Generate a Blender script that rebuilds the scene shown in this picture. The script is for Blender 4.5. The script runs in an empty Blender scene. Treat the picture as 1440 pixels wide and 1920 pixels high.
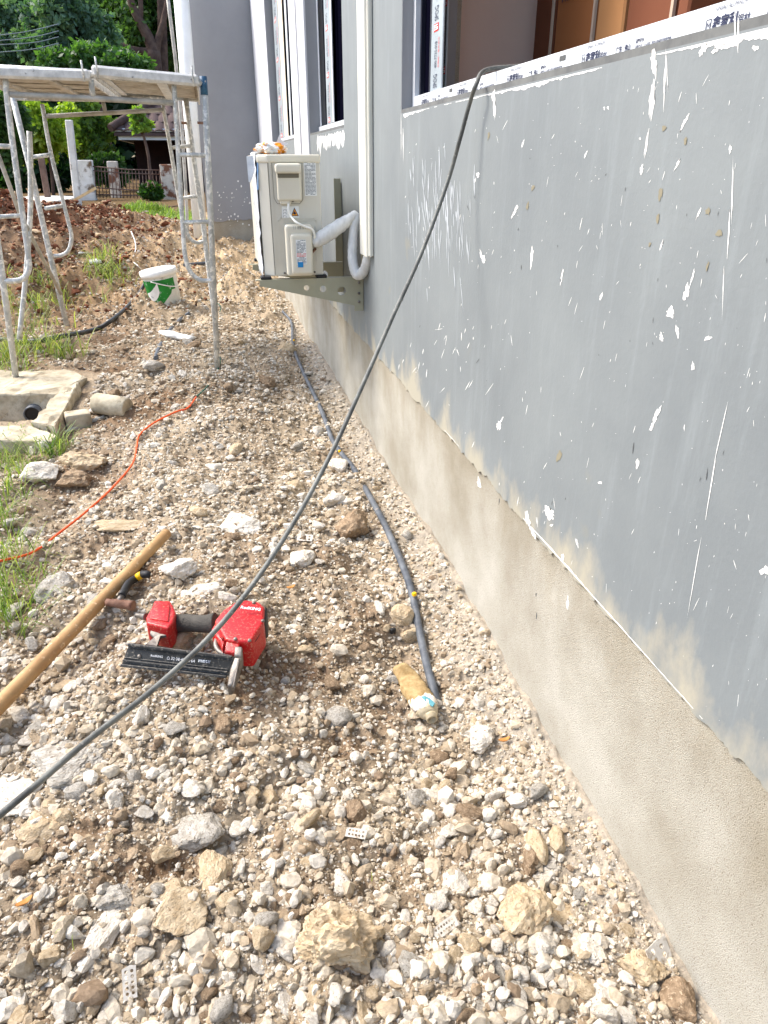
import bpy, bmesh, math, random
import numpy as np
from mathutils import Vector, Matrix
random.seed(7); rng = np.random.default_rng(7)
SC = bpy.context.scene; COL = SC.collection; R = math.radians

# ------------------------------------------------------------------ camera, world, sun, exposure
F = 1342.; PIT = 26.1; YAW = 12.7; CH = 1.28; W = .687
cam_d = bpy.data.cameras.new('camera'); cam = bpy.data.objects.new('camera', cam_d); COL.objects.link(cam)
cam.location = (0, 0, CH); cam.rotation_euler = (R(90-PIT), 0, R(-YAW))
cam_d.sensor_width = 36; cam_d.sensor_fit = 'AUTO'; cam_d.lens = F/1920*36; cam_d.clip_start = .02; cam_d.clip_end = 1500
SC.camera = cam
SUN = Vector((-.60, .34, .80)).normalized()
world = bpy.data.worlds.new('World'); SC.world = world; world.use_nodes = True
wn = world.node_tree; bg = wn.nodes['Background']; sky = wn.nodes.new('ShaderNodeTexSky')
sky.sky_type = 'NISHITA'; sky.sun_disc = False
sky.sun_elevation = math.asin(SUN.z); sky.sun_rotation = math.atan2(SUN.x, SUN.y)
sky.air_density = 1.0; sky.dust_density = 3.0; sky.ozone_density = 1.0
wn.links.new(sky.outputs[0], bg.inputs[0]); bg.inputs[1].default_value = .15
sl = bpy.data.lights.new('sun', 'SUN'); sun = bpy.data.objects.new('sun', sl); COL.objects.link(sun)
sl.energy = 1.5; sl.angle = R(18.0); sl.color = (1, .96, .90)
sun.rotation_euler = (-SUN).to_track_quat('-Z', 'Y').to_euler()
SC.view_settings.view_transform = 'Standard'; SC.view_settings.look = 'None'; SC.view_settings.gamma = 1
SC.view_settings.exposure = 1.48; SC.view_settings.use_curve_mapping = False
SC.render.engine = 'CYCLES'; SC.cycles.max_bounces = 6; SC.cycles.transparent_max_bounces = 8

# ------------------------------------------------------------------ measuring helpers
cp, sp, cy, sy = math.cos(R(PIT)), math.sin(R(PIT)), math.cos(R(YAW)), math.sin(R(YAW))
def ray(px, py):
    x = (px-720)/F; y = (960-py)/F; yp = cp+y*sp; z = y*cp-sp
    return Vector((x*cy+yp*sy, -x*sy+yp*cy, z))
CO = Vector((0, 0, CH))
def onX(px, py, X=W): r = ray(px, py); return CO+r*(X/r.x)
def onY(px, py, Y): r = ray(px, py); return CO+r*(Y/r.y)
def onZ(px, py, Z=0.): r = ray(px, py); return CO+r*((Z-CH)/r.z)
def onS(px, py, s): return CO+ray(px, py)*s

# ------------------------------------------------------------------ terrain
_tab = rng.random((256, 256))
def vnoise(x, y, seed=0):
    x = np.asarray(x, float)+seed*17.31; y = np.asarray(y, float)+seed*9.17
    xi = np.floor(x).astype(int); yi = np.floor(y).astype(int); fx = x-xi; fy = y-yi
    fx = fx*fx*(3-2*fx); fy = fy*fy*(3-2*fy)
    g = lambda a, b: _tab[(a*1+seed*31) & 255, (b+seed*57) & 255]
    return (g(xi, yi)*(1-fx)+g(xi+1, yi)*fx)*(1-fy)+(g(xi, yi+1)*(1-fx)+g(xi+1, yi+1)*fx)*fy
def vnoise3(p, f, seed=0):
    q = np.asarray(p, float)*f+seed*7.7+50; i = np.floor(q).astype(int); t = q-i; t = t*t*(3-2*t)
    def g(a, b, c): return _tab[(i[:, 0]+a+(i[:, 2]+c)*37) & 255, (i[:, 1]+b+(i[:, 2]+c)*91) & 255]
    r = 0
    for a in (0, 1):
        for b in (0, 1):
            for c in (0, 1): r = r+g(a, b, c)*(t[:, 0] if a else 1-t[:, 0])*(t[:, 1] if b else 1-t[:, 1])*(t[:, 2] if c else 1-t[:, 2])
    return r
def sstep(a, b, x):
    t = np.clip((np.asarray(x, float)-a)/(b-a), 0, 1); return t*t*(3-2*t)
PIT_R = (-1.75, -1.03, 4.12, 4.66)
def g_base(x, y):
    x = np.asarray(x, float); y = np.asarray(y, float)
    z = .27*sstep(7.2, 10, y)+.16*sstep(10, 22, y)
    z = z+.62*np.exp(-(((x+3.3)/2.3)**2+((y-9.6)/1.7)**2)**1.3)
    z = z+.28*np.exp(-(((x+1.1)/1.0)**2+((y-11.2)/1.1)**2))
    z = z+.075*np.exp(-((x+.12)/.32)**2)*sstep(.9, 1.6, y)*(1-sstep(5, 7, y))       # low rubble ridge
    z = z-.02*np.exp(-((x-.42)/.14)**2)*(1-sstep(3, 5, y))+.018*np.exp(-((x-W)/.07)**2)*(1-sstep(6, 7, y))
    z = z+.015*np.sin(x*4+y*2.3)*np.exp(-y/8)
    return z
def g_lump(x, y):
    far = sstep(5.5, 8, y)
    n = (vnoise(x*3.1, y*3.1, 1)-.5)*(.075+.10*far)+(vnoise(x*8, y*8, 2)-.5)*(.055+.07*far)
    n = n+(np.abs(vnoise(x*17, y*17, 3)-.5)*-2+.5)*(.024+.03*far)
    return n
def g_fine(x, y):
    a = np.abs(vnoise(x*52, y*52, 4)-.5)*2; b = np.abs(vnoise(x*110, y*110, 5)-.5)*2
    return .010*(1-a)+.006*(1-b)+(vnoise(x*240, y*240, 6)-.5)*.004-.007
def strip(x, y): return sstep(W-.20, W-.05, x)                  # dusty foot of the wall, smoother
def gz0(x, y):
    z = g_base(x, y)+g_lump(x, y)*(1-.45*strip(x, y))*(1-.75*np.exp(-((np.asarray(x, float)+1.25)/.55)**4-((np.asarray(y, float)-4.4)/.65)**4))
    return z
def gz(x, y):
    z = gz0(x, y)+g_fine(x, y)*(1-.15*strip(x, y))
    x = np.asarray(x, float); y = np.asarray(y, float)
    a, b, c, d = PIT_R
    inp = (x > a) & (x < b) & (y > c) & (y < d)
    return np.where(inp, -.75, z)
def G(px, py, dz=0.):
    r = ray(px, py); s = (0-CH)/r.z if r.z < -.01 else 30.
    for k in range(25):
        p = CO+r*s; zt = float(gz0(p.x, p.y))+dz
        s2 = (zt-CH)/r.z; s = .5*s+.5*s2
    return CO+r*s

# ------------------------------------------------------------------ object helpers
def link(o, parent=None):
    COL.objects.link(o)
    if parent is not None: o.parent = parent
    return o
def tag(o, label=None, cat=None, group=None, kind=None):
    if label: o['label'] = label
    if cat: o['category'] = cat
    if group: o['group'] = group
    if kind: o['kind'] = kind
    return o
def thing(name, loc, label, cat, group=None):
    o = bpy.data.objects.new(name, None); o.empty_display_size = .05; o.location = loc; link(o); tag(o, label, cat, group); return o
def mesh_obj(name, me, mat=None, parent=None):
    if mat is not None and not me.materials: me.materials.append(mat)
    o = bpy.data.objects.new(name, me); link(o, parent)
    if parent is not None: o.matrix_parent_inverse = Matrix.Translation(-parent.location)   # geometry given in world space
    return o
def from_bm(name, bm, mat, parent=None, smooth=False):
    bmesh.ops.recalc_face_normals(bm, faces=bm.faces)
    me = bpy.data.meshes.new(name); bm.to_mesh(me); bm.free()
    if smooth: me.shade_smooth()
    return mesh_obj(name, me, mat, parent)
def np_mesh(name, V, T, cols=None, smooth=False):
    me = bpy.data.meshes.new(name); V = np.asarray(V, np.float32); T = np.asarray(T, np.int32); k = T.shape[1]
    me.vertices.add(len(V)); me.vertices.foreach_set('co', V.ravel())
    me.loops.add(T.size); me.loops.foreach_set('vertex_index', T.ravel())
    me.polygons.add(len(T)); me.polygons.foreach_set('loop_start', np.arange(0, T.size, k, dtype=np.int32))
    me.polygons.foreach_set('use_smooth', np.full(len(T), smooth))
    me.update(calc_edges=True)
    if cols is not None:
        a = me.color_attributes.new('tint', 'FLOAT_COLOR', 'POINT')
        c = np.ones((len(V), 4), np.float32); c[:, :3] = cols; a.data.foreach_set('color', c.ravel())
    return me
def bx(bm, lo, hi, bevel=0., seg=2, rot=None):
    lo = Vector(lo); hi = Vector(hi); c = (lo+hi)/2; s = hi-lo
    m = Matrix.Translation(c) @ (rot.to_4x4() if rot else Matrix()) @ Matrix.Diagonal((abs(s.x), abs(s.y), abs(s.z), 1))
    b2 = bmesh.new(); bmesh.ops.create_cube(b2, size=1, matrix=m)
    if bevel: bmesh.ops.bevel(b2, geom=b2.edges[:], offset=bevel, segments=seg, affect='EDGES', profile=.6)
    tmp = bpy.data.meshes.new('tmp'); b2.to_mesh(tmp); b2.free(); bm.from_mesh(tmp); bpy.data.meshes.remove(tmp)
def box(name, lo, hi, mat, parent=None, bevel=0., seg=2, rot=None, smooth=False):
    bm = bmesh.new(); bx(bm, lo, hi, bevel, seg, rot); return from_bm(name, bm, mat, parent, smooth)
def prism(name, pts, vec, mat, parent=None, bevel=0., seg=2, smooth=False):
    """polygon pts (world) extruded by vec"""
    bm = bmesh.new(); a = [bm.verts.new(p) for p in pts]; b = [bm.verts.new(Vector(p)+Vector(vec)) for p in pts]
    n = len(a); bm.faces.new(a); bm.faces.new(b[::-1])
    for i in range(n): bm.faces.new((a[i], b[i], b[(i+1) % n], a[(i+1) % n]))
    bmesh.ops.recalc_face_normals(bm, faces=bm.faces)
    if bevel: bmesh.ops.bevel(bm, geom=bm.edges[:], offset=bevel, segments=seg, affect='EDGES', profile=.6)
    return from_bm(name, bm, mat, parent, smooth)
def catmull(P, n=6):
    P = [Vector(p) for p in P]; Q = [P[0]*2-P[1]]+P+[P[-1]*2-P[-2]]; out = []
    for i in range(1, len(Q)-2):
        a, b, c, d = Q[i-1:i+3]
        for k in range(n):
            t = k/n
            out.append(.5*((2*b)+(c-a)*t+(2*a-5*b+4*c-d)*t*t+(3*b-a-3*c+d)*t**3))
    out.append(P[-1]); return out
def tube_vt(P, r, seg=10, cap=True):
    P = [Vector(p) for p in P]; rs = r if isinstance(r, (list, tuple)) else [r]*len(P); V = []; Fc = []
    up = Vector((0, 0, 1)); t0 = (P[1]-P[0]).normalized()
    if abs(t0.dot(up)) > .95: up = Vector((1, 0, 0))
    u = t0.cross(up).normalized()
    for i, p in enumerate(P):
        t = (P[min(i+1, len(P)-1)]-P[max(i-1, 0)]).normalized()
        u = (u-t*u.dot(t)).normalized(); v = t.cross(u)
        for k in range(seg):
            a = 2*math.pi*k/seg; V.append(p+(u*math.cos(a)+v*math.sin(a))*rs[i])
    for i in range(len(P)-1):
        for k in range(seg):
            a = i*seg+k; b = i*seg+(k+1) % seg; Fc.append((a, b, b+seg, a+seg))
    if cap: Fc.append(tuple(range(seg))[::-1]); Fc.append(tuple((len(P)-1)*seg+k for k in range(seg)))
    return V, Fc
def tube(name, P, r, mat, parent=None, seg=10, curve=0):
    if curve: P = catmull(P, curve)
    if isinstance(r, (list, tuple)) and len(r) != len(P):
        q = np.linspace(0, 1, len(P)); r = list(np.interp(q, np.linspace(0, 1, len(r)), r))
    V, Fc = tube_vt(P, r, seg); me = bpy.data.meshes.new(name); me.from_pydata([tuple(v) for v in V], [], Fc); me.shade_smooth()
    for p in me.polygons[-2:]: p.use_smooth = False
    return mesh_obj(name, me, mat, parent)
def lathe(name, prof, base, mat, parent=None, axis=None, seg=32, smooth=True):
    """prof: list of (radius, height) about axis through base"""
    ax = Vector(axis or (0, 0, 1)).normalized(); q = Vector((0, 0, 1)).rotation_difference(ax); V = []; Fc = []
    for r_, h in prof:
        for k in range(seg):
            a = 2*math.pi*k/seg; V.append(tuple(Vector(base)+q @ Vector((r_*math.cos(a), r_*math.sin(a), h))))
    for i in range(len(prof)-1):
        for k in range(seg):
            a = i*seg+k; b = i*seg+(k+1) % seg; Fc.append((a, b, b+seg, a+seg))
    me = bpy.data.meshes.new(name); me.from_pydata(V, [], Fc); me.update()
    if smooth: me.shade_smooth()
    return mesh_obj(name, me, mat, parent)
_tc = {}
def text(name, s, size, origin, xdir, ydir, mat, parent=None, bold=0., sx=1.):
    key = (s, size, bold)
    if key not in _tc:
        cu = bpy.data.curves.new('lettering', 'FONT'); cu.body = s; cu.size = size; cu.offset = bold; cu.resolution_u = 2
        o = bpy.data.objects.new('lettering_tmp', cu); COL.objects.link(o); bpy.context.view_layer.update()
        me = bpy.data.meshes.new_from_object(o.evaluated_get(bpy.context.evaluated_depsgraph_get()))
        bpy.data.objects.remove(o); bpy.data.curves.remove(cu); _tc[key] = me
    me = _tc[key].copy(); me.materials.clear(); me.materials.append(mat)
    x = Vector(xdir).normalized(); y = Vector(ydir).normalized(); z = x.cross(y)
    M = Matrix(((x.x*sx, y.x, z.x, origin[0]), (x.y*sx, y.y, z.y, origin[1]), (x.z*sx, y.z, z.z, origin[2]), (0, 0, 0, 1)))
    me.transform(M); return mesh_obj(name, me, None, parent)

# ------------------------------------------------------------------ materials
def rgb(r, g, b):   # sRGB 0-255 -> linear
    f = lambda c: (c/255/12.92) if c <= 10 else ((c/255+.055)/1.055)**2.4
    return (f(r), f(g), f(b))
def mat(name, c1, c2=None, scale=8., rough=.7, bump=0., bscale=None, metal=0., attr=None, detail=6., contrast=(.35, .65), c3=None, s3=40., t3=(.55, .62),
        coat=0., stretch=None, spec=.4):
    m = bpy.data.materials.new(name); m.use_nodes = True; nt = m.node_tree; N = nt.nodes; L = nt.links; bs = N['Principled BSDF']
    bs.inputs['Roughness'].default_value = rough; bs.inputs['Metallic'].default_value = metal
    bs.inputs['Coat Weight'].default_value = coat; bs.inputs['Specular IOR Level'].default_value = spec
    tc = N.new('ShaderNodeTexCoord'); co = tc.outputs['Object']
    if stretch:
        mp = N.new('ShaderNodeMapping'); mp.inputs['Scale'].default_value = stretch; L.new(co, mp.inputs[0]); co = mp.outputs[0]
    def ns(sc, d=detail):
        n = N.new('ShaderNodeTexNoise'); n.inputs['Scale'].default_value = sc; n.inputs['Detail'].default_value = d; n.inputs['Roughness'].default_value = .62
        L.new(co, n.inputs['Vector']); return n.outputs['Fac']
    def mix(f, a, b, typ='MIX'):
        x = N.new('ShaderNodeMix'); x.data_type = 'RGBA'; x.blend_type = typ
        for i, v in ((0, f), (6, a), (7, b)):
            if hasattr(v, 'links'): L.new(v, x.inputs[i])
            elif i == 0: x.inputs[0].default_value = v
            else: x.inputs[i].default_value = (*v, 1)
        return x.outputs[2]
    def rmp(v, a, b):
        r = N.new('ShaderNodeMapRange'); r.inputs[1].default_value = a; r.inputs[2].default_value = b; L.new(v, r.inputs[0]); return r.outputs[0]
    col = None
    if attr:
        a = N.new('ShaderNodeAttribute'); a.attribute_name = attr; col = a.outputs['Color']
        if c2: col = mix(rmp(ns(scale), *contrast), mix(1., col, c1, 'MULTIPLY'), mix(1., col, c2, 'MULTIPLY'))
    elif c2: col = mix(rmp(ns(scale), *contrast), c1, c2)
    if c3: col = mix(rmp(ns(s3), *t3), col if col else c1, c3)
    if col is not None: L.new(col, bs.inputs['Base Color'])
    else: bs.inputs['Base Color'].default_value = (*c1, 1)
    if bump:
        b = N.new('ShaderNodeBump'); b.inputs['Strength'].default_value = bump; b.inputs['Distance'].default_value = .004
        L.new(ns(bscale or scale*3, 8), b.inputs['Height']); L.new(b.outputs[0], bs.inputs['Normal'])
    m['nt'] = 1
    return m
M = {}
M['ground'] = mat('ground_rubble', (.72, .72, .72), (1.25, 1.2, 1.15), 60, .95, 1.0, 260, attr='tint', c3=(.06, .035, .02), s3=95, t3=(.62, .70), spec=.1)
M['pebble'] = mat('pebble_mix', (.8, .78, .76), (1.15, 1.15, 1.15), 120, .9, .8, 500, attr='tint', spec=.15)
M['leaf'] = None
M['concrete'] = mat('old_concrete', rgb(150, 138, 116), rgb(204, 194, 170), 9, .95, .9, 60, c3=rgb(108, 92, 70), s3=14, t3=(.6, .75), spec=.15)
M['galv'] = mat('paint_spattered_steel_tube', rgb(168, 170, 166), rgb(208, 208, 203), 14, .55, .5, 60, c3=rgb(232, 230, 222), s3=34, t3=(.52, .58), metal=.15)
M['galv2'] = mat('steel_tube_with_rust', rgb(150, 148, 140), rgb(196, 192, 182), 11, .6, .5, 50, c3=rgb(120, 78, 50), s3=16, t3=(.66, .74), metal=.15)
M['bluepaint'] = mat('worn_blue_paint', rgb(20, 60, 95), rgb(60, 110, 140), 20, .5, .4, 50, c3=rgb(200, 200, 195), s3=40, t3=(.6, .66))
M['plank'] = mat('cement_stained_steel_deck', rgb(168, 158, 142), rgb(206, 200, 188), 9, .7, .4, 30, c3=rgb(150, 120, 90), s3=9, t3=(.6, .8))
M['deckrib'] = mat('grey_deck_edge', rgb(190, 190, 186), rgb(232, 231, 226), 16, .6, .5, 50, c3=rgb(120, 118, 112), s3=22, t3=(.62, .7))
M['acbody'] = mat('beige_enamel', rgb(200, 196, 182), rgb(208, 205, 192), 3, .38, 0, spec=.45)
M['acplastic'] = mat('beige_plastic', rgb(208, 202, 184), rgb(214, 210, 194), 4, .42, 0, spec=.4)
M['bracket'] = mat('olive_beige_bracket_steel', rgb(152, 149, 126), rgb(160, 158, 136), 6, .45)
M['black'] = mat('black_rubber_and_pipe_shade', (.012, .012, .013), None, rough=.6)
M['darkglass'] = mat('dark_window_glass', (.003, .003, .008), None, rough=.5, spec=0)
M['darkframe'] = mat('dark_blue_aluminium', (.010, .011, .022), None, rough=.4, spec=.3)
M['film'] = mat('white_protective_film', rgb(206, 210, 214), rgb(218, 222, 225), 12, .35, .25, 40)
M['filmgrey'] = mat('grey_protective_film', rgb(144, 154, 160), rgb(158, 168, 172), 9, .4, .2, 40)
M['ink'] = mat('navy_print', rgb(24, 32, 66), None, rough=.6)
M['red'] = mat('red_print', rgb(206, 32, 28), None, rough=.6)
M['whiteprint'] = mat('white_print', (.8, .8, .8), None, rough=.6)
M['duct'] = mat('cream_pvc', rgb(226, 224, 210), rgb(232, 230, 218), 3, .4)
M['pvc'] = mat('white_pvc', rgb(226, 226, 218), rgb(236, 236, 230), 5, .45, c3=rgb(170, 150, 120), s3=5, t3=(.66, .8))
M['wrap'] = mat('white_pipe_wrap', rgb(186, 188, 186), rgb(216, 217, 214), 30, .4, 1., 60, stretch=(1, 1, .35))
M['hose'] = mat('grey_rubber_hose', rgb(78, 79, 76), rgb(124, 125, 118), 16, .55, .4, 120, c3=rgb(150, 148, 138), s3=90, t3=(.62, .7))
M['conduit'] = mat('dusty_grey_conduit', rgb(58, 64, 72), rgb(104, 108, 112), 14, .55, .3, 80, c3=rgb(150, 142, 130), s3=30, t3=(.6, .75))
M['blackhose'] = mat('black_pipe', rgb(22, 24, 26), rgb(58, 58, 56), 12, .5, .2, 60)
M['orange'] = mat('orange_cord', rgb(226, 78, 22), rgb(240, 100, 36), 20, .5)
M['greenwire'] = mat('green_wire', rgb(30, 84, 66), None, rough=.5)
M['yellow'] = mat('yellow_plastic', rgb(236, 184, 10), None, rough=.5)
M['wood'] = mat('turned_wood', rgb(158, 120, 76), rgb(188, 152, 104), 6, .6, .5, 40, c3=rgb(222, 196, 156), s3=60, t3=(.6, .7), stretch=(1, 1, 1))
M['lumber'] = mat('weathered_lumber', rgb(190, 164, 120), rgb(214, 194, 156), 8, .8, .5, 40)
M['gunred'] = mat('scuffed_red_paint', rgb(168, 8, 14), rgb(190, 16, 20), 12, .42, .25, 120, c3=rgb(190, 120, 98), s3=160, t3=(.54, .70), coat=.15)
M['gunblack'] = mat('scuffed_black_aluminium', rgb(28, 28, 29), rgb(62, 61, 58), 20, .45, .3, 120, c3=rgb(140, 132, 118), s3=120, t3=(.54, .72))
M['grip'] = mat('grey_rubber_grip', rgb(66, 62, 56), rgb(84, 80, 72), 30, .75, .8, 260)
M['steel'] = mat('dusty_steel', rgb(92, 86, 80), rgb(140, 134, 126), 24, .45, .3, 90, metal=.5, c3=rgb(110, 78, 56), s3=40, t3=(.62, .72))
M['rust'] = mat('rusty_iron', rgb(104, 70, 54), rgb(140, 108, 88), 24, .8, .6, 120)
M['white_plastic'] = mat('white_plastic', rgb(228, 226, 218), rgb(240, 238, 232), 14, .5, .3, 40)
M['dirtyplastic'] = mat('dirty_white_plastic', rgb(196, 188, 174), rgb(220, 215, 204), 30, .6, .3, 40, c3=rgb(150, 132, 108), s3=40, t3=(.52, .66))
M['bucket'] = mat('cement_smeared_white_plastic', rgb(214, 214, 204), rgb(232, 232, 226), 12, .5, .3, 50, c3=rgb(150, 148, 140), s3=12, t3=(.52, .66))
M['green'] = mat('green_label', rgb(8, 110, 34), rgb(18, 136, 44), 14, .5, 0, c3=rgb(190, 200, 190), s3=30, t3=(.60, .68))
M['paper'] = mat('sodden_brown_paper', rgb(140, 114, 72), rgb(176, 152, 108), 40, .9, 1., 60)
M['bottle'] = mat('dirty_clear_plastic', rgb(176, 160, 128), rgb(198, 186, 158), 20, .35, .3, 60)
M['teal'] = mat('teal_print', rgb(84, 142, 150), None, rough=.6)
M['lblue'] = mat('light_blue_plastic', rgb(20, 128, 190), None, rough=.4)
M['pblue'] = mat('pale_blue_print', rgb(96, 140, 190), rgb(170, 190, 210), 30, .4)
M['carton'] = mat('brown_carton', rgb(158, 98, 54), rgb(168, 108, 64), 2, .85)
M['carton2'] = mat('dark_brown_carton', rgb(108, 60, 36), rgb(120, 68, 42), 2, .85)
M['carton3'] = mat('tan_carton', rgb(176, 124, 76), rgb(186, 134, 86), 2, .85)
M['tape'] = mat('packing_strap', rgb(190, 170, 150), None, rough=.5)
M['interior'] = mat('pinkish_interior_plaster', rgb(238, 208, 192), rgb(242, 216, 200), 1.2, .9, .2, 30)
M['interior2'] = mat('beige_interior_edge', rgb(228, 214, 192), None, rough=.9)
M['dark'] = mat('soffit_eave_shade', rgb(40, 38, 38), None, rough=.9)  # soffit colour carries the shade under the eave
M['floor'] = mat('pale_cement_floor', rgb(190, 182, 170), rgb(206, 198, 188), 2, .8)
M['ink2'] = mat('grey_label_print', rgb(96, 104, 112), None, rough=.7)
M['sticker'] = mat('white_sticker', rgb(226, 228, 226), None, rough=.5)
M['tile'] = mat('brown_clay_tile', rgb(68, 52, 50), rgb(96, 76, 70), 3, .85, .4, 20)
M['fascia'] = mat('white_fascia_board', rgb(216, 224, 230), rgb(230, 235, 238), 4, .7)
M['maroon'] = mat('maroon_boards_porch_shade', rgb(34, 16, 18), rgb(50, 24, 24), 4, .8)  # porch shade put into the colour of the boards
M['pillar'] = mat('stained_white_pillar', rgb(206, 200, 186), rgb(232, 228, 220), 3, .9, .4, 20, c3=rgb(116, 96, 72), s3=3.2, t3=(.55, .66))
M['pillar2'] = mat('rust_stained_pillar', rgb(190, 176, 156), rgb(216, 206, 190), 3, .9, .4, 20, c3=rgb(126, 84, 62), s3=3.6, t3=(.47, .56))
M['iron'] = mat('rusty_fence_iron', rgb(92, 70, 60), rgb(118, 96, 84), 8, .8)
M['bark'] = mat('dark_bark', rgb(70, 52, 46), rgb(110, 88, 74), 3, .95, .8, 14)
M['wire'] = mat('power_line', rgb(120, 130, 130), None, rough=.5)
M['road'] = mat('pale_concrete_road', rgb(214, 208, 192), rgb(228, 222, 208), 2, .9)
M['bag'] = mat('crinkled_clear_bag', rgb(232, 228, 220), rgb(246, 244, 240), 30, .25, .9, 60, c3=rgb(240, 150, 20), s3=22, t3=(.50, .56))
M['sheet'] = mat('glossy_plastic_sheet', rgb(205, 210, 216), rgb(232, 235, 238), 20, .2, .9, 40)

# wall paint: blue-grey with streaks, primer patches near its foot
def wall_paint():
    m = mat('blue_grey_wall_paint', rgb(114, 120, 122), rgb(124, 130, 131), 2.2, .62, .15, 90, detail=5, spec=.35)
    nt = m.node_tree; N = nt.nodes; L = nt.links; bs = N['Principled BSDF']; src = bs.inputs['Base Color'].links[0].from_socket
    tc = N.new('ShaderNodeTexCoord'); mp = N.new('ShaderNodeMapping'); mp.inputs['Scale'].default_value = (9, 9, 1.1); L.new(tc.outputs['Object'], mp.inputs[0])
    n = N.new('ShaderNodeTexNoise'); n.inputs['Scale'].default_value = 2.2; n.inputs['Detail'].default_value = 8; n.inputs['Roughness'].default_value = .7; L.new(mp.outputs[0], n.inputs[0])
    r = N.new('ShaderNodeMapRange'); r.inputs[1].default_value = .52; r.inputs[2].default_value = .78; r.inputs[4].default_value = .38; L.new(n.outputs[0], r.inputs[0])
    x = N.new('ShaderNodeMix'); x.data_type = 'RGBA'; x.inputs[7].default_value = (*rgb(148, 156, 158), 1); L.new(r.outputs[0], x.inputs[0]); L.new(src, x.inputs[6])
    # primer showing through near the foot of the coat
    sx = N.new('ShaderNodeSeparateXYZ'); L.new(tc.outputs['Object'], sx.inputs[0])
    mp2 = N.new('ShaderNodeMapping'); mp2.inputs['Scale'].default_value = (1, 2.6, 1.5); L.new(tc.outputs['Object'], mp2.inputs[0])
    n2 = N.new('ShaderNodeTexNoise'); n2.inputs['Scale'].default_value = 2.3; n2.inputs['Detail'].default_value = 9; n2.inputs['Roughness'].default_value = .62; L.new(mp2.outputs[0], n2.inputs[0])
    a = N.new('ShaderNodeMath'); a.operation = 'MULTIPLY_ADD'; a.inputs[1].default_value = .62; a.inputs[2].default_value = .255; L.new(n2.outputs[0], a.inputs[0])
    s = N.new('ShaderNodeMath'); s.operation = 'SUBTRACT'; L.new(a.outputs[0], s.inputs[0]); L.new(sx.outputs[2], s.inputs[1])
    r2 = N.new('ShaderNodeMapRange'); r2.inputs[1].default_value = 0; r2.inputs[2].default_value = .11; r2.inputs[4].default_value = .85; L.new(s.outputs[0], r2.inputs[0])
    y = N.new('ShaderNodeMix'); y.data_type = 'RGBA'; y.inputs[7].default_value = (*rgb(166, 160, 142), 1); L.new(r2.outputs[0], y.inputs[0]); L.new(x.outputs[2], y.inputs[6])
    # faint ochre stains
    n3 = N.new('ShaderNodeTexNoise'); n3.inputs['Scale'].default_value = 5.5; n3.inputs['Detail'].default_value = 3; L.new(tc.outputs['Object'], n3.inputs[0])
    r3 = N.new('ShaderNodeMapRange'); r3.inputs[1].default_value = .70; r3.inputs[2].default_value = .78; r3.inputs[4].default_value = .5; L.new(n3.outputs[0], r3.inputs[0])
    z = N.new('ShaderNodeMix'); z.data_type = 'RGBA'; z.inputs[7].default_value = (*rgb(134, 132, 118), 1); L.new(r3.outputs[0], z.inputs[0]); L.new(y.outputs[2], z.inputs[6])
    L.new(z.outputs[2], bs.inputs['Base Color']); return m
M['paint'] = wall_paint()
M['paint2'] = mat('grey_lilac_wall_paint', rgb(140, 141, 143), rgb(150, 151, 153), 1.4, .7, .2, 60)
M['whitewall'] = mat('white_wall_paint', rgb(200, 202, 206), rgb(212, 213, 216), 2, .7, .3, 60)
M['plinth'] = mat('sandy_cement_render', rgb(154, 148, 133), rgb(186, 183, 172), 2.8, .95, .9, 420, c3=rgb(124, 113, 98), s3=300, t3=(.56, .66), spec=.12, contrast=(.34, .66))
def damp_band(m):      # darker damp render just under the paint, wavy lower limit
    nt = m.node_tree; N = nt.nodes; L = nt.links; bs = N['Principled BSDF']; src = bs.inputs['Base Color'].links[0].from_socket
    tc = N.new('ShaderNodeTexCoord'); sx = N.new('ShaderNodeSeparateXYZ'); L.new(tc.outputs['Object'], sx.inputs[0])
    mp = N.new('ShaderNodeMapping'); mp.inputs['Scale'].default_value = (1, 3.2, .8); L.new(tc.outputs['Object'], mp.inputs[0])
    n = N.new('ShaderNodeTexNoise'); n.inputs['Scale'].default_value = 1.7; n.inputs['Detail'].default_value = 8; n.inputs['Roughness'].default_value = .65; L.new(mp.outputs[0], n.inputs[0])
    a = N.new('ShaderNodeMath'); a.operation = 'MULTIPLY_ADD'; a.inputs[1].default_value = .75; L.new(n.outputs[0], a.inputs[0]); L.new(sx.outputs[2], a.inputs[2])
    r = N.new('ShaderNodeMapRange'); r.inputs[1].default_value = .68; r.inputs[2].default_value = .86; r.inputs[4].default_value = .75; L.new(a.outputs[0], r.inputs[0])
    x = N.new('ShaderNodeMix'); x.data_type = 'RGBA'; x.blend_type = 'MULTIPLY'; x.inputs[7].default_value = (.80, .76, .69, 1); L.new(r.outputs[0], x.inputs[0]); L.new(src, x.inputs[6])
    L.new(x.outputs[2], bs.inputs['Base Color'])
damp_band(M['plinth'])
M['splash'] = mat('white_paint_splash', rgb(236, 236, 232), None, rough=.6)
M['scratch2'] = mat('ochre_smudge', rgb(132, 126, 106), None, rough=.9)
M['dscratch'] = mat('dark_scratch', rgb(84, 86, 86), None, rough=.9)
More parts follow.
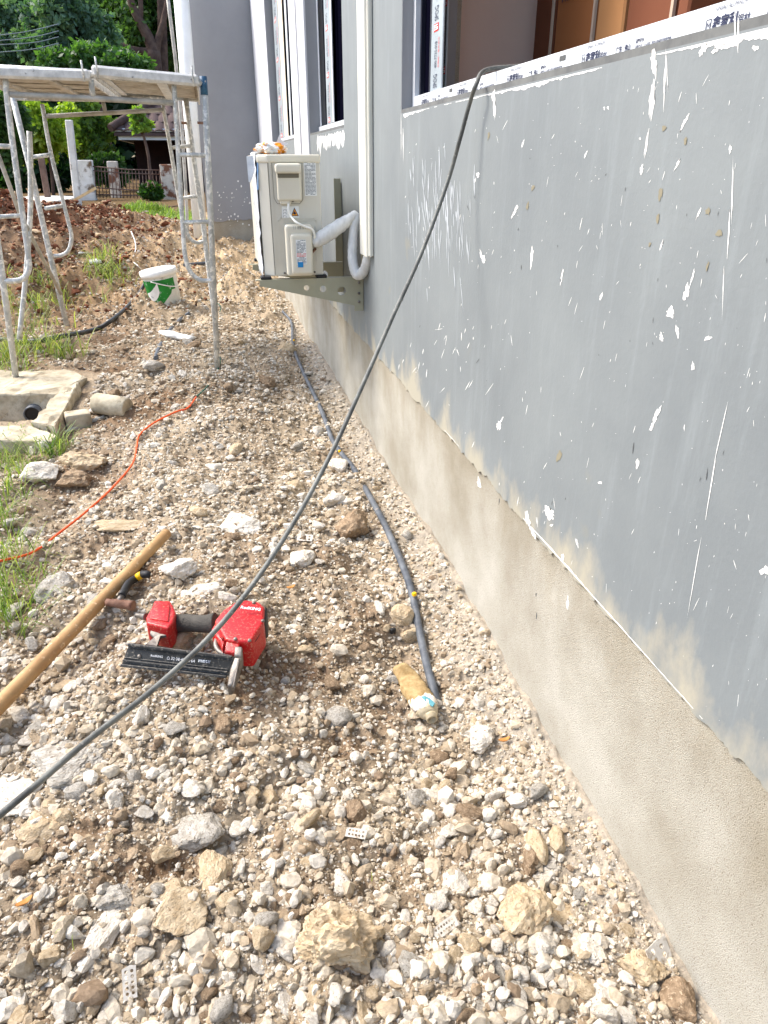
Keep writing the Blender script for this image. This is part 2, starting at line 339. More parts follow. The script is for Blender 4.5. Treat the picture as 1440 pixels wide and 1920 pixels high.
def leaf_mat(name, mul1=(.75,)*3, mul2=(1.25,)*3):
    m = bpy.data.materials.new(name); m.use_nodes = True; nt = m.node_tree; N = nt.nodes; L = nt.links; bs = N['Principled BSDF']
    a = N.new('ShaderNodeAttribute'); a.attribute_name = 'tint'; L.new(a.outputs['Color'], bs.inputs['Base Color']); bs.inputs['Roughness'].default_value = .5
    bs.inputs['Specular IOR Level'].default_value = .3
    tr = N.new('ShaderNodeBsdfTranslucent'); mx = N.new('ShaderNodeMixShader'); mx.inputs[0].default_value = .4
    g = N.new('ShaderNodeMix'); g.data_type = 'RGBA'; g.blend_type = 'MULTIPLY'; g.inputs[0].default_value = 1; g.inputs[7].default_value = (1.5, 1.7, .6, 1)
    L.new(a.outputs['Color'], g.inputs[6]); L.new(g.outputs[2], tr.inputs[0]); L.new(bs.outputs[0], mx.inputs[1]); L.new(tr.outputs[0], mx.inputs[2])
    L.new(mx.outputs[0], N['Material Output'].inputs[0]); return m
M['leaf'] = leaf_mat('leaf'); M['grass'] = leaf_mat('grass_blade')

# ------------------------------------------------------------------ ground colour zones
PALE = np.array(rgb(190, 178, 157)); TAN = np.array(rgb(146, 131, 109)); BROWN = np.array(rgb(112, 86, 62)); RED = np.array(rgb(98, 60, 41)); DUST = np.array(rgb(164, 155, 140))
ZB = []   # brown soil patches: world x, y, rx, ry, strength
for px, py, rx, ry, st in ((560, 1270, .16, .16, .9), (640, 1400, .14, .08, .8), (470, 1330, .12, .10, .7), (700, 1180, .10, .2, .5), (720, 1330, .07, .1, .7), (300, 1640, .16, .06, .7),
                           (150, 1580, .12, .06, .5), (250, 1320, .14, .08, .4), (470, 1050, .16, .2, .35), (280, 1100, .08, .1, .8), (130, 900, .25, .35, .6), (220, 1000, .2, .2, .4),
                           (280, 780, .4, .4, .8), (200, 690, .5, .5, .55), (330, 640, .35, .6, .5), (620, 1060, .1, .2, .4), (60, 1080, .15, .3, .5), (160, 1260, .2, .15, .3)):
    p = onZ(px, py); ZB.append((p.x, p.y, rx, ry, st))
def brownness(x, y):
    b = np.zeros_like(np.asarray(x, float))
    for a, c, rx, ry, st in ZB: b = np.maximum(b, st*np.exp(-(((x-a)/rx)**2+((y-c)/ry)**2)))
    left = sstep(.2, -.5, x+.42+.12*y*0)*sstep(4, 6, y)*.7
    b = np.maximum(b, left); return np.clip(b+(vnoise(x*5, y*5, 8)-.5)*.5, 0, 1)
def redness(x, y):
    r = np.exp(-(((x+3.4)/2.2)**2+((y-9.2)/2.0)**2)**2)+.8*np.exp(-(((x+1.3)/.9)**2+((y-10.6)/.9)**2))
    return np.clip(r*(.5+.9*vnoise(x*2.2, y*2.2, 9)), 0, .95)
def gcol(x, y):
    b = brownness(x, y)[:, None]; r = redness(x, y)[:, None]; s = strip(x, y)[:, None]; t = vnoise(x*11, y*11, 10)[:, None]
    c = PALE*(.45*t+.05)+TAN*(1-(.45*t+.05))
    c = c*(1-b)+BROWN*b; c = c*(1-s)+DUST*s; c = c*(1-r)+RED*r
    f = sstep(6, 9, y)[:, None]*(1-r)*.45; c = c*(1-f)+np.array(rgb(200, 172, 130))*f
    return c

# ------------------------------------------------------------------ ground sheets
nr, nc = 560, 380
Yr = .22*np.exp(np.linspace(0, math.log(15/.22), nr)); U = np.linspace(0, 1, nc)
YY, UU = np.meshgrid(Yr, U, indexing='ij'); XL = -.62-.50*YY; XX = XL+(W+.03-XL)*UU
ZZ = gz(XX.ravel(), YY.ravel())
V = np.stack([XX.ravel(), YY.ravel(), ZZ], 1)
I = (np.arange(nr-1)[:, None]*nc+np.arange(nc-1)[None, :]).ravel()
Q = np.stack([I, I+1, I+nc+1, I+nc], 1)
ground = mesh_obj('ground', np_mesh('ground', V, Q, gcol(V[:, 0], V[:, 1]), smooth=True), M['ground']); tag(ground, kind='structure', label='rubble and soil strip running beside the house wall')
gx = np.concatenate([-np.geomspace(160, 8, 24), np.linspace(-7, 7, 30), np.geomspace(8, 160, 24)]); gy = np.concatenate([np.linspace(-30, 0, 8), np.linspace(1, 30, 40), np.geomspace(32, 400, 20)])
A, B = np.meshgrid(gy, gx, indexing='ij'); a, b = A.ravel(), B.ravel()
inside = (b > -.62-.5*a) & (b < W+1) & (a > .2) & (a < 15)
z = g_base(b, a)-.03-np.where(inside, .55, .0)
z = z-.5*((b > W) & (a < 12))
n2 = len(gx); I = (np.arange(len(gy)-1)[:, None]*n2+np.arange(n2-1)[None, :]).ravel()
far_c = np.tile(np.array(rgb(104, 84, 56)), (len(a), 1))
far = mesh_obj('terrain', np_mesh('terrain', np.stack([b, a, z], 1), np.stack([I, I+1, I+n2+1, I+n2], 1), far_c, True), M['ground']); tag(far, kind='structure')

# ------------------------------------------------------------------ house
house = thing('house', (W, 5, 0), 'blue-grey rendered house wall with bare cement plinth and film-wrapped windows on the right', 'building')
S0, S1 = 1.430, 2.95            # sill and head heights
N0, N1 = -2.7, 2.777            # near window
W2 = (3.943, 5.238); W3 = (onX(549, 100).y, onX(499, 60).y); YE = 9.97; Z1 = 3.3; T = .20
def wall_boxes(x0, x1, zlo, zhi, ys): 
    bm = bmesh.new()
    for y0, y1, z0, z1 in ys: bx(bm, (x0, y0, z0), (x1, y1, z1))
    return bm
XP = W+.006                      # plinth face lies behind the paint coat
core = bmesh.new()
for y0, y1, z0, z1 in ((-3, YE, -.6, S0-.004), (N1, W2[0], S0-.004, S1), (W2[1], W3[0], S0-.004, S1), (W3[1], YE, S0-.004, S1), (-3, N0, S0-.004, S1), (-3, YE, S1, Z1)):
    bx(core, (XP, y0, z0), (XP+T, y1, z1))
from_bm('wall', core, M['plinth'], house)
# paint coat with a ragged lower edge, 6 mm thick
bm = bmesh.new()
ys = np.linspace(-3, 5.24, 1400); ez = .478+.010*(vnoise(ys*9, 0*ys, 11)-.5)+.012*(vnoise(ys*45, 0*ys, 12)-.5)+.006*(vnoise(ys*160, 0*ys, 13)-.5)
lo = [bm.verts.new((W, y, z_)) for y, z_ in zip(ys, ez)]; lo2 = [bm.verts.new((XP+.001, y, z_)) for y, z_ in zip(ys, ez)]
hi = [bm.verts.new((W, y, .60)) for y in ys]
for i in range(len(ys)-1):
    bm.faces.new((lo[i], lo[i+1], hi[i+1], hi[i])); bm.faces.new((lo2[i], lo2[i+1], lo[i+1], lo[i]))
bx(bm, (W, -3, .60), (XP+.001, 5.24, S0))
for y0, y1 in ((-3, N0), (N1, W2[0])): bx(bm, (W, y0, S0), (XP+.001, y1, S1))
bx(bm, (W, -3, S1), (XP+.001, 5.24, Z1))
from_bm('paint_coat', bm, M['paint'], house)
# far part of the wall: two white pilasters and white margins
def pil(y0, y1, x, z0=.47):
    return box('pilaster', (x, y0, z0), (XP, y1, Z1), M['whitewall'], house, .004, 1)
pil(5.245, 5.60, W-.012); pil(5.62, W3[0]-.002, W-.02)
box('white_margin', (W-.006, W3[1]+.002, .47), (XP, YE, Z1), M['whitewall'], house)
bm = bmesh.new(); bx(bm, (W, W3[0], .47), (XP+.001, W3[1], S0)); from_bm('paint_coat', bm, M['paint'], house)
# reveals of the windows (painted)
for y1 in (N1, W2[1], W3[1]): box('reveal', (W+.0005, y1-.004, S0), (W+T-.01, y1-.0005, S1), M['paint2'], house)
M['sillgrey'] = mat('grey_sill_mortar', rgb(92, 94, 94), rgb(112, 114, 112), 20, .9)
for y0, y1 in ((N0, N1), W2, W3): box('sill', (W+.0005, y0, S0-.003), (W+T, y1-.005, S0+.012), M['sillgrey'], house)
# interior: floor, ceiling, back wall, end wall
box('floor', (W+T+.01, -3, .50), (5.2, 9.9, .60), M['floor'], house)
box('ceiling', (W+T+.01, -3, 3.0), (5.2, 9.9, 3.1), M['interior2'], house)
box('back_wall', (5.2, -3, .5), (5.35, 9.9, 3.1), M['interior'], house)
# corner wall projecting towards the viewer's left, facing the camera
cw0 = -.02
bm = bmesh.new(); bx(bm, (cw0, 10.0, -.3), (1.0, 10.25, Z1)); from_bm('corner_wall', bm, M['plinth'], house)
bm = bmesh.new()
xs = np.linspace(cw0-.004, W+.003, 90); e2 = .60+.03*(vnoise(xs*6, 0*xs, 14)-.5)+.03*(vnoise(xs*25, 0*xs, 15)-.5)
l_ = [bm.verts.new((x, 9.992, z_)) for x, z_ in zip(xs, e2)]; h_ = [bm.verts.new((x, 9.992, Z1)) for x in xs]
for i in range(len(xs)-1): bm.faces.new((l_[i], l_[i+1], h_[i+1], h_[i]))
bx(bm, (cw0-.008, 9.993, .60), (cw0-.001, 10.25, Z1))
from_bm('paint_coat', bm, M['paint2'], house)
box('roof_slab', (W+.01, -3, Z1), (5.5, 13, Z1+.14), M['concrete'], house)
bm = bmesh.new(); bx(bm, (W+.3, 10.25, -.3), (5.3, 13, Z1)); from_bm('wall', bm, M['plinth'], house)

# windows: part of the house; frame pieces, panes and printed film are their sub-parts
def child(o): return o
def window(y0, y1, FX, name='window'):
    fw = .037
    w = bmesh.new(); z0 = S0+.0125
    bx(w, (FX, y0, z0), (FX+.07, y1-.006, z0+fw)); o = from_bm(name, w, M['film'], house); return o
def sub(parent, o):
    o.parent = parent; o.matrix_parent_inverse = Matrix.Identity(4); return o
FX = .725
def sbox(par, name, lo, hi, m, bevel=0): return sub(par, box(name, lo, hi, m, None, bevel, 1))
def stext(par, name, s, size, o, xd, yd, m, bold=0., sx=1.): return sub(par, text(name, s, size, o, xd, yd, m, None, bold, sx))
YD = (0, -1, 0); ZD = (0, 0, 1); YU = (0, 1, 0)
def ypx(px, X, py=120): return onX(px, py, X).y
# near window
w1 = window(N0, N1, FX); w1['label'] = 'near window with white printed film on its bottom frame'
sbox(w1, 'jamb_frame', (FX, N1-.035, S0+.05), (FX+.07, N1-.006, S1), M['film'])
def stile(par, X, pxa, pxb, m, py=100, z0=None, depth=.006):
    ya, yb = ypx(pxb, X, py), ypx(pxa, X, py); sbox(par, 'sash_stile', (X, ya, z0 or S0+.05), (X+depth, yb, S1), m, .002); return ya, yb
ya, yb = stile(w1, FX+.016, 808, 829, M['filmgrey'])
gy0, gy1 = yb, ypx(781, FX+.016)
sbox(w1, 'glass_pane', (FX+.03, gy0+.002, S0+.055), (FX+.04, N1-.04, S1), M['darkglass'])
sbox(w1, 'glazing_bead', (FX+.016, gy0+.001, S0+.052), (FX+.03, gy0+.016, S1), M['darkframe'])
sbox(w1, 'glazing_bead', (FX+.016, N1-.052, S0+.052), (FX+.03, N1-.038, S1), M['darkframe'])
def spog(par, X, ya, yb, zs, sc=1., small=True):
    """print on a sash stile between ya and yb, reading upwards"""
    wd = yb-ya; cy_ = yb-wd*.62
    for z_ in zs:
        sbox(par, 'logo_square', (X-.0010, cy_-.02*wd, z_), (X-.0002, cy_+.36*wd, z_+.021*sc), M['red'])
        for a, b, c, d in ((.02, .004, .32, .0065), (.02, .009, .32, .0115), (.02, .015, .32, .0175), (.24, .0115, .32, .015), (.02, .0065, .09, .009)):
            sbox(par, 'logo_mark', (X-.0018, cy_+a*wd, z_+b*sc), (X-.0012, cy_+c*wd, z_+d*sc), M['whiteprint'])
        big = .46*wd; sml = .30*wd
        stext(par, 'lettering', 'SPOG', big, (X-.0014, cy_, z_+.028*sc), ZD, YU, M['ink'], 0, .042*sc/(2.75*big))
        stext(par, 'lettering', '\u00b7 400-7733-018', sml, (X-.0014, cy_+.06*wd, z_+.076*sc), ZD, YU, M['ink'], 0, .092*sc/(7.3*sml))
        if small:
            stext(par, 'lettering', '\u5168\u56fd\u7edf\u4e00\u670d\u52a1\u70ed\u7ebf', .12*wd, (X-.0014, cy_-.14*wd, z_+.080*sc), ZD, YU, M['red'], 0, .082*sc/(8*.12*wd))
spog(w1, FX+.016, ya, yb, [S0+.052+.18*k-.02 for k in range(8)])
y2a, y2b = stile(w1, FX+.05, 829, 836, M['filmgrey'])
spog(w1, FX+.05, y2a-.02, y2b, [S0+.10+.18*k for k in range(7)], small=False)
# printed film of the bottom frame
zt = S0+.0125
Y = N1-.06; k = 0
def marks(par, X, Yh, zb, s=1.):
    sbox(par, 'logo_mark', (X-.0006, Yh-.012*s, zb+.004*s), (X-.0002, Yh-.0112*s, zb+.020*s), M['ink']); sbox(par, 'logo_mark', (X-.0006, Yh-.0008*s, zb+.004*s), (X-.0002, Yh, zb+.020*s), M['ink'])
    sbox(par, 'logo_mark', (X-.0006, Yh-.0110*s, zb+.0192*s), (X-.0002, Yh-.001*s, zb+.020*s), M['ink'])
    stext(par, 'lettering', 'M', .013*s, (X-.001, Yh-.002*s, zb+.007*s), YD, ZD, M['ink'])
    stext(par, 'lettering', '\u946b\u5bb6\u5229', .0185*s, (X-.001, Yh-.016*s, zb+.0055*s), YD, ZD, M['ink'], .0005)
    stext(par, 'lettering', '\u94dd\u6750', .0125*s, (X-.001, Yh-.072*s, zb+.0055*s), YD, ZD, M['ink'], .0002)
    stext(par, 'lettering', 'XINJIALI ALUMINUM', .0075*s, (X-.001, Yh-.018*s, zb+.0275*s), YD, ZD, M['ink'])
    stext(par, 'lettering', '\u5e7f\u4e1c \u00b7 \u4f5b\u5c71', .0105*s, (X-.001, Yh-.130*s, zb+.0085*s), YD, ZD, M['ink'], .0003)
    stext(par, 'lettering', '\u6e29\u99a8\u63d0\u793a:', .0062*s, (X-.001, Yh-.195*s, zb+.0155*s), YD, ZD, M['ink'], .0002)
    stext(par, 'lettering', '\u6613\u788e\u4ea7\u54c1, \u5c0f\u5fc3\u8f7b\u653e, \u8bf7\u52ff\u4e0e\u9178\u78b1\u6027\u7269\u8d28\u63a5\u89e6', .0056*s, (X-.001, Yh-.195*s, zb+.0075*s), YD, ZD, M['ink'], .0001)
Y_a, Y_b = ypx(951, FX, 150), ypx(1092, FX, 105)
per = Y_a-Y_b
for k in range(-3, 4):
    yh = Y_b+per*k
    if .1 < yh < N1-.05: marks(w1, FX, yh, zt)
for px in (1056, 848):
    yv = ypx(px, FX, 100); sbox(w1, 'drain_slot', (FX-.0008, yv-.014, zt+.020), (FX-.0002, yv+.014, zt+.029), M['dscratch'])
# windows further along
for (a, b), ex in ((W2, 4), (W3, 4)):
    w = window(a, b, FX+.02)
    w['label'] = 'narrow window beside the white duct' if a < 5 else 'narrow window beyond the white pilasters'
    X = FX+.03; near_ = a < 5; z0 = S0+.055
    def strip_(nm, pa, pb, m_, dx=0., dp=.03):
        dp = .005; y1, y0 = ypx(pa, X+dx, 60 if not near_ else 100), ypx(pb, X+dx, 60 if not near_ else 100); sbox(w, nm, (X+dx, y0, z0), (X+dx+dp, y1, S1), m_); return y0, y1
    if near_:
        strip_('jamb_frame', 594, 597.5, M['film']); y0, y1 = strip_('sash_stile', 609.5, 619.5, M['filmgrey']); strip_('film_edge', 620, 622.5, M['film'], -.003)
        spog(w, X, y0, y1, [S0+.06+.23*k for k in range(7)], 1.25)
    else:
        strip_('jamb_frame', 503.5, 505, M['film']); y0, y1 = strip_('sash_stile', 513.5, 522.5, M['filmgrey']); strip_('sash_stile', 523, 530.5, M['interior2'], .004); strip_('film_edge', 535, 538, M['film'], -.003)
        spog(w, X, y0, y1, [S0+.06+.31*k for k in range(5)], 1.6)
    sbox(w, 'glass_pane', (X+.032, a+.002, z0), (X+.04, b-.052, S1), M['darkglass'])
    sbox(w, 'drain_slot', (FX+.018, a+.06, S0+.022), (FX+.0195, a+.12, S0+.034), M['dscratch'])

# things indoors, seen through the near window
pw = thing('partition_wall', (1.1, 3.0, .6), 'pinkish plaster wall inside the house seen through the near window', 'wall')
YA = 3.0
box('panel', (onY(850, 100, YA).x, YA, .6), (onY(1012, 60, YA).x, YA+.1, 3.0), M['interior'], pw)
box('corner_edge', (W+T+.008, YA-.012, .6), (onY(850, 100, YA).x-.002, YA+.1, 3.0), M['interior2'], pw)
XB = 1.20
spec = [(1003, 1040, M['carton2'], 'leftmost dark brown carton with a strap, behind the near window'),
        (1040, 1118, M['carton'], 'brown carton with black lettering on its upper edge behind the near window'),
        (1118, 1171, M['carton3'], 'lighter tan carton between the lettered and dark cartons indoors'),
        (1171, 1265, M['carton2'], 'wide dark brown carton, second from the right behind the near window'),
        (1265, 1292, M['carton2'], 'narrow dark carton at the right end of the row behind the near window')]
for i, (a, b, m_, lab) in enumerate(spec):
    y1, y0 = ypx(a, XB, 40), ypx(b, XB, 20); t_ = thing('carton', (XB, (y0+y1)/2, .6), lab, 'carton', 'cartons standing behind the near window')
    box('carton_body', (XB+.004*(i % 2), y0+.004, .6), (XB+.25, y1-.002, 2.5), m_, t_, .006, 1)
    if i in (0, 1, 3): box('strap', (XB-.004, y0+.004, .6), (XB+.003*(i % 2)+.002, y0+.016, 2.52), M['tape'], t_)
    if i == 1:
        q = onX(1051, 6, XB-.002); text('lettering', 'WASHBASIN', .05, (XB-.003, q.y, q.z), YD, ZD, M['ink'], t_, .0015)

# ------------------------------------------------------------------ paint splashes, drips and scratches on the wall
_bo = [0]
def blob_pts(n, jag):
    ph = [random.uniform(0, 6.28) for _ in range(4)]
    return [1-jag*(.5+.25*math.sin(2*a+ph[0])+.2*math.sin(3*a+ph[1])+.2*math.sin(5*a+ph[2])+.25*math.sin(8*a+ph[3]))*(.7+.6*random.random()) for a in [2*math.pi*k/n for k in range(n)]]
def blotch(bm, px, py, w, h, ang=0., X=W-.0005, n=9, jag=.35):
    """a ragged patch of dried paint on the wall, px/py its measured place; w,h in picture pixels; each lies on a level of its own"""
    _bo[0] += 1
    if onX(px, py).z < .474: X = XP-.0004
    X = X-(_bo[0] % 900)*4e-7; rr = blob_pts(n, jag); vs = []
    for k in range(n):
        a = 2*math.pi*k/n; u = math.cos(a)*w*.5*rr[k]; v = math.sin(a)*h*.5*rr[k]
        if h > 3*w and v < 0: u *= 1-.5*abs(v)/(h*.5)
        uu = u*math.cos(ang)-v*math.sin(ang); vv = u*math.sin(ang)+v*math.cos(ang)
        vs.append(bm.verts.new(onX(px+uu, py-vv, X)))
    bm.faces.new(vs)
def flat_poly(bm, y, z, ry, rz, zlo=None, zhi=None, n=10, jag=.5):
    _bo[0] += 1; X = W-.0006-(_bo[0] % 900)*1.5e-6; rr = blob_pts(n, jag); vs = []
    for k in range(n):
        a = 2*math.pi*k/n; zz = z+math.sin(a)*rz*rr[k]
        if zlo is not None: zz = max(zlo, zz)
        if zhi is not None: zz = min(zhi, zz)
        vs.append(bm.verts.new((X, y+math.cos(a)*ry*rr[k]*(1+.001*k), zz)))
    bm.faces.new(vs)
def splat_obj(name, fn, m, stuff=True):
    bm = bmesh.new(); fn(bm); bmesh.ops.triangulate(bm, faces=bm.faces); o = from_bm(name, bm, m, house)
    if stuff: o['kind'] = 'stuff'
    return o
SPL = [(1257, 586, 20, 24, 0), (1287, 548, 15, 36, -.2), (1298, 520, 5, 40, -.25), (1270, 622, 8, 30, .1), (1240, 632, 8, 22, .3), (1327, 634, 18, 9, .5), (1299, 687, 8, 20, .1),
     (965, 397, 8, 32, -.45), (907, 486, 9, 18, .1), (902, 478, 4, 34, .2), (896, 328, 7, 16, .2), (890, 340, 4, 18, -.3), (1133, 203, 4, 8, 0), (1140, 202, 4, 10, 0),
     (1053, 520, 4.5, 38, -.2), (1127, 556, 5, 22, -.3), (997, 482, 6, 52, -.1), (1230, 780, 12, 46, -.35), (1222, 800, 8, 22, -.4), (1195, 870, 7, 30, -.1),
     (935, 798, 10, 24, -.1), (940, 788, 4, 18, -.5), (1030, 962, 22, 34, .6), (1034, 985, 7, 6, 0), (990, 975, 11, 44, .2), (1000, 1000, 8, 30, .3), (898, 905, 9, 24, .2),
     (1064, 1130, 6, 38, 0), (1082, 1018, 5, 22, .2), (1434, 1070, 22, 22, .6), (1283, 802, 3, 14, 0), (1125, 905, 8, 8, 0), (1055, 1045, 6, 22, 0), (1200, 260, 5, 5, 0),
     (1226, 120, 17, 60, .1), (1222, 190, 14, 90, -.12), (1203, 318, 8, 26, -.25), (1212, 270, 5, 80, -.15), (1250, 130, 3.5, 90, .05), (1246, 160, 4.5, 100, -.05), (1384, 66, 4, 100, -.03),
     (1378, 50, 4, 70, 0), (1416, 90, 14, 14, .3), (1318, 92, 14, 36, -.3), (1350, 88, 30, 9, .3), (1340, 96, 16, 10, .3), (927, 200, 5.5, 70, 0), (925, 180, 9, 26, 0), (752, 250, 1.6, 90, 0), (756, 270, 1.6, 90, 0),
     (1373, 360, 2.6, 160, -.03), (1366, 440, 3.5, 110, -.05), (1356, 540, 2.4, 110, -.04), (1369, 280, 7, 22, 0), (1270, 308, 5, 34, -.5), (1283, 230, 7, 44, -.45), (1098, 290, 3.5, 24, -.3),
     (980, 270, 5, 18, -.3), (1240, 460, 5, 24, -.3), (1310, 400, 4, 34, -.4)]
for px, py, w, h, a in SPL: splat_obj('paint_splash', lambda bm: blotch(bm, px, py, w, h, a, n=22, jag=.6), M['splash'], False)
def filler(bm):
    def ragged(ys, base, depth, sgn, x, seed, thr):
        amp = np.clip(vnoise(ys*2.6, 0*ys, seed)-thr, 0, 1)*2.4; t = amp*(.25+vnoise(ys*22, 0*ys, seed+1)*.6+vnoise(ys*80, 0*ys, seed+2)*.5+.25*vnoise(ys*260, 0*ys, seed+3)); t = t*depth
        up = [bm.verts.new((x, y, base)) for y in ys]; dn = [bm.verts.new((x, y, base+sgn*max(.0001, k-.0012))) for y, k in zip(ys, t)]
        for i in range(len(ys)-1):
            if t[i] > .0022 and t[i+1] > .0022: bm.faces.new((up[i], up[i+1], dn[i+1], dn[i]))
    ragged(np.linspace(.86, 2.74, 1100), S0-.0035, .018, -1, W-.0004, 22, .56)
    ragged(np.linspace(.50, 2.3, 1100), .4835, .007, 1, W-.00045, 31, .50)
    for v in [v for v in bm.verts if not v.link_faces]: bm.verts.remove(v)
    for i in range(22):
        px = 596+2.3*i; h = random.uniform(10, 44); blotch(bm, px, 256-i*.5+h*.4, 5, h, 0, n=12, jag=.5)
splat_obj('filler_smears', filler, M['splash'])
def streaks(bm):
    for i in range(280):                                        # fine pale scratches, mostly upright
        px = random.uniform(760, 1440); py = random.uniform(150, 1400)
        q = onX(px, py)
        if q.z < .50 or q.z > S0-.02: continue
        h = random.choice((4, 6, 9, 14, 26))*random.uniform(.6, 1.3); blotch(bm, px, py, random.uniform(.6, 1.25), h, random.gauss(-.22, .22), n=6, jag=.3)
    for i in range(200):                                        # specks
        px = random.uniform(760, 1440); py = random.uniform(150, 1400); q = onX(px, py)
        if q.z < .50 or q.z > S0-.02: continue
        blotch(bm, px, py, random.uniform(.6, 1.7), random.uniform(.8, 2.4), random.uniform(-1, 1), n=6)
    for i in range(26):
        px = random.uniform(745, 900); py = random.uniform(600, 760); q = onX(px, py)
        if q.z > .50: blotch(bm, px, py, random.uniform(.8, 1.8), random.uniform(6, 26), random.gauss(-.3, .3), n=8, jag=.5)
    blotch(bm, 1334, 905, 2.2, 200, -.16, n=12, jag=.5); blotch(bm, 1302, 1080, 1.8, 160, -.17, n=12, jag=.5); blotch(bm, 1352, 810, 1.8, 120, -.22, n=8)
splat_obj('scratch_marks', streaks, M['splash'])
def brushing(bm):
    for i in range(110):
        px = random.gauss(822, 32); py = random.gauss(400, 45); blotch(bm, px, py, random.uniform(.8, 2.6), random.uniform(20, 90), random.gauss(.03, .05), n=10, jag=.5)
M['brushed'] = mat('thin_whitewash', rgb(172, 178, 182), None, rough=.7)
splat_obj('whitewash_brushing', brushing, M['brushed'])
def ochres(bm):
    for px, py, w, h in ((999, 352, 7, 14), (989, 386, 6, 18), (1238, 364, 11, 28), (1233, 410, 8, 22), (1327, 396, 10, 20), (1348, 437, 14, 20), (1326, 500, 6, 24), (1285, 264, 8, 18), (1218, 458, 5, 12), (1245, 240, 9, 16), (1048, 855, 12, 26), (916, 255, 5, 22)):
        blotch(bm, px, py, w, h, -.2, n=16, jag=.5)
splat_obj('ochre_smudge', ochres, M['scratch2'])
def darks(bm):
    for i in range(30):
        px = random.uniform(760, 1440); py = random.uniform(250, 1350); q = onX(px, py)
        if q.z < .5 or q.z > S0-.1: continue
        blotch(bm, px, py, 1.2, random.uniform(2, 16), random.gauss(-.2, .2), n=6)
    for px, py, h in ((1006, 1155, 18), (1005, 1115, 8), (755, 560, 14), (1187, 840, 36), (1325, 890, 30), (936, 940, 14), (1060, 935, 8)): blotch(bm, px, py, 2.2, h, -.1, X=(W-.0006) if onX(px, py).z > .49 else XP-.001, n=8, jag=.5)
splat_obj('dark_scratch', darks, M['dscratch'])
def corner_specks(bm):
    for i in range(46):
        px = random.gauss(432, 22); py = random.gauss(385, 22)
        if px > 470: continue
        r_ = random.uniform(.6, 2.2); vs = []
        for k in range(6):
            a = 2*math.pi*k/6; vs.append(bm.verts.new(onY(px+math.cos(a)*r_*random.uniform(.5, 1), py+math.sin(a)*r_*1.3*random.uniform(.5, 1), 9.985-i*2e-4)))
        bm.faces.new(vs)
splat_obj('paint_speck', corner_specks, M['splash'])

# ------------------------------------------------------------------ drain pipe, bamboo pole at the corner
tube('drain_pipe', [onY(341, -5, 9.7)+Vector((0, 0, .3)), onY(378, 470, 9.7)-Vector((0, 0, .1))], .082, M['pvc'], seg=20)
tag(bpy.data.objects['drain_pipe'], 'tall white plastic drain pipe standing at the corner of the grey wall', 'pipe')
o = tube('bamboo_pole', [onY(314, -8, 9.0), onY(332, 140, 9.0), onY(345, 300, 9.0), onY(353, 455, 9.0)], .018, M['galv2'], seg=8, curve=4); tag(o, 'thin greenish pole leaning just left of the white drain pipe', 'pole')

# ------------------------------------------------------------------ cable duct on the wall
d = thing('pipe_duct', (W, 3.3, .9), 'cream plastic pipe duct fixed upright to the wall right of the air conditioner', 'duct')
y0 = onX(700, 300).y; xl = onY(686, 300, y0).x; yl = ypx(672, xl, 300)
box('duct_base', (xl+.010, y0, .905), (W-.001, yl, Z1), M['duct'], d, .002, 1)
box('duct_cover', (xl, y0+.012, .900), (xl+.012, yl-.006, Z1), M['duct'], d, .004, 2)
box('duct_rib', (xl+.014, y0-.003, .902), (xl+.020, y0+.002, Z1), M['duct'], d)

# ------------------------------------------------------------------ air conditioner outdoor unit
AY = 3.5; AZ0, AZ1 = .800, 1.305; AX0, AX1 = .225, .497; AL = .74
ac = thing('air_conditioner', (.36, AY+AL/2, AZ0), 'beige air conditioner outdoor unit standing on wall brackets', 'air conditioner')
prism('casing', [(AX0, AY+.035, AZ0), (AX0+.045, AY, AZ0), (AX1, AY, AZ0), (AX1, AY+AL, AZ0), (AX0, AY+AL, AZ0)], (0, 0, AZ1-AZ0-.03), M['acbody'], ac, .005, 2)
prism('lid', [(AX0-.004, AY+.032, AZ1-.032), (AX0+.043, AY-.005, AZ1-.032), (AX1+.003, AY-.005, AZ1-.032), (AX1+.003, AY+AL+.004, AZ1-.032), (AX0-.004, AY+AL+.004, AZ1-.032)], (0, 0, .034), M['acplastic'], ac, .009, 3, True)
def a_y(px, py): q = onY(px, py, AY); return q.x, q.z
def rbox(name, pa, pb, y0, y1, m, parent, r=.01, seg=3):
    (xa, za), (xb, zb) = a_y(*pa), a_y(*pb)
    return box(name, (min(xa, xb), y0, min(za, zb)), (max(xa, xb), y1, max(za, zb)), m, parent, r, seg, smooth=False)
# seams
M['seam'] = mat('dark_seam_and_recess_shade', rgb(110, 106, 92), None, rough=.8)
def line_y(name, pts, y, w, m, parent):
    bm = bmesh.new()
    for (a, b) in zip(pts[:-1], pts[1:]):
        A_ = Vector((a_y(*a)[0], y, a_y(*a)[1])); B_ = Vector((a_y(*b)[0], y, a_y(*b)[1])); t = (B_-A_).normalized(); n = Vector((-t.z, 0, t.x))*w
        bm.faces.new([bm.verts.new(p) for p in (A_-n-t*w, B_-n+t*w, B_+n+t*w, A_+n-t*w)])
    r_ = bmesh.ops.extrude_face_region(bm, geom=bm.faces[:]); bmesh.ops.translate(bm, verts=[v for v in r_['geom'] if isinstance(v, bmesh.types.BMVert)], vec=(0, .003, 0))
    return from_bm(name, bm, m, parent)
line_y('panel_seam', [(501, 298), (516, 515)], AY-.001, .0011, M['seam'], ac)
line_y('panel_seam', [(509, 300), (514, 372), (520, 382), (562, 382), (568, 374), (566, 300)], AY-.0012, .0009, M['seam'], ac)
line_y('pressed_rib', [(505, 300), (518, 495)], AY-.004, .0035, M['acbody'], ac)
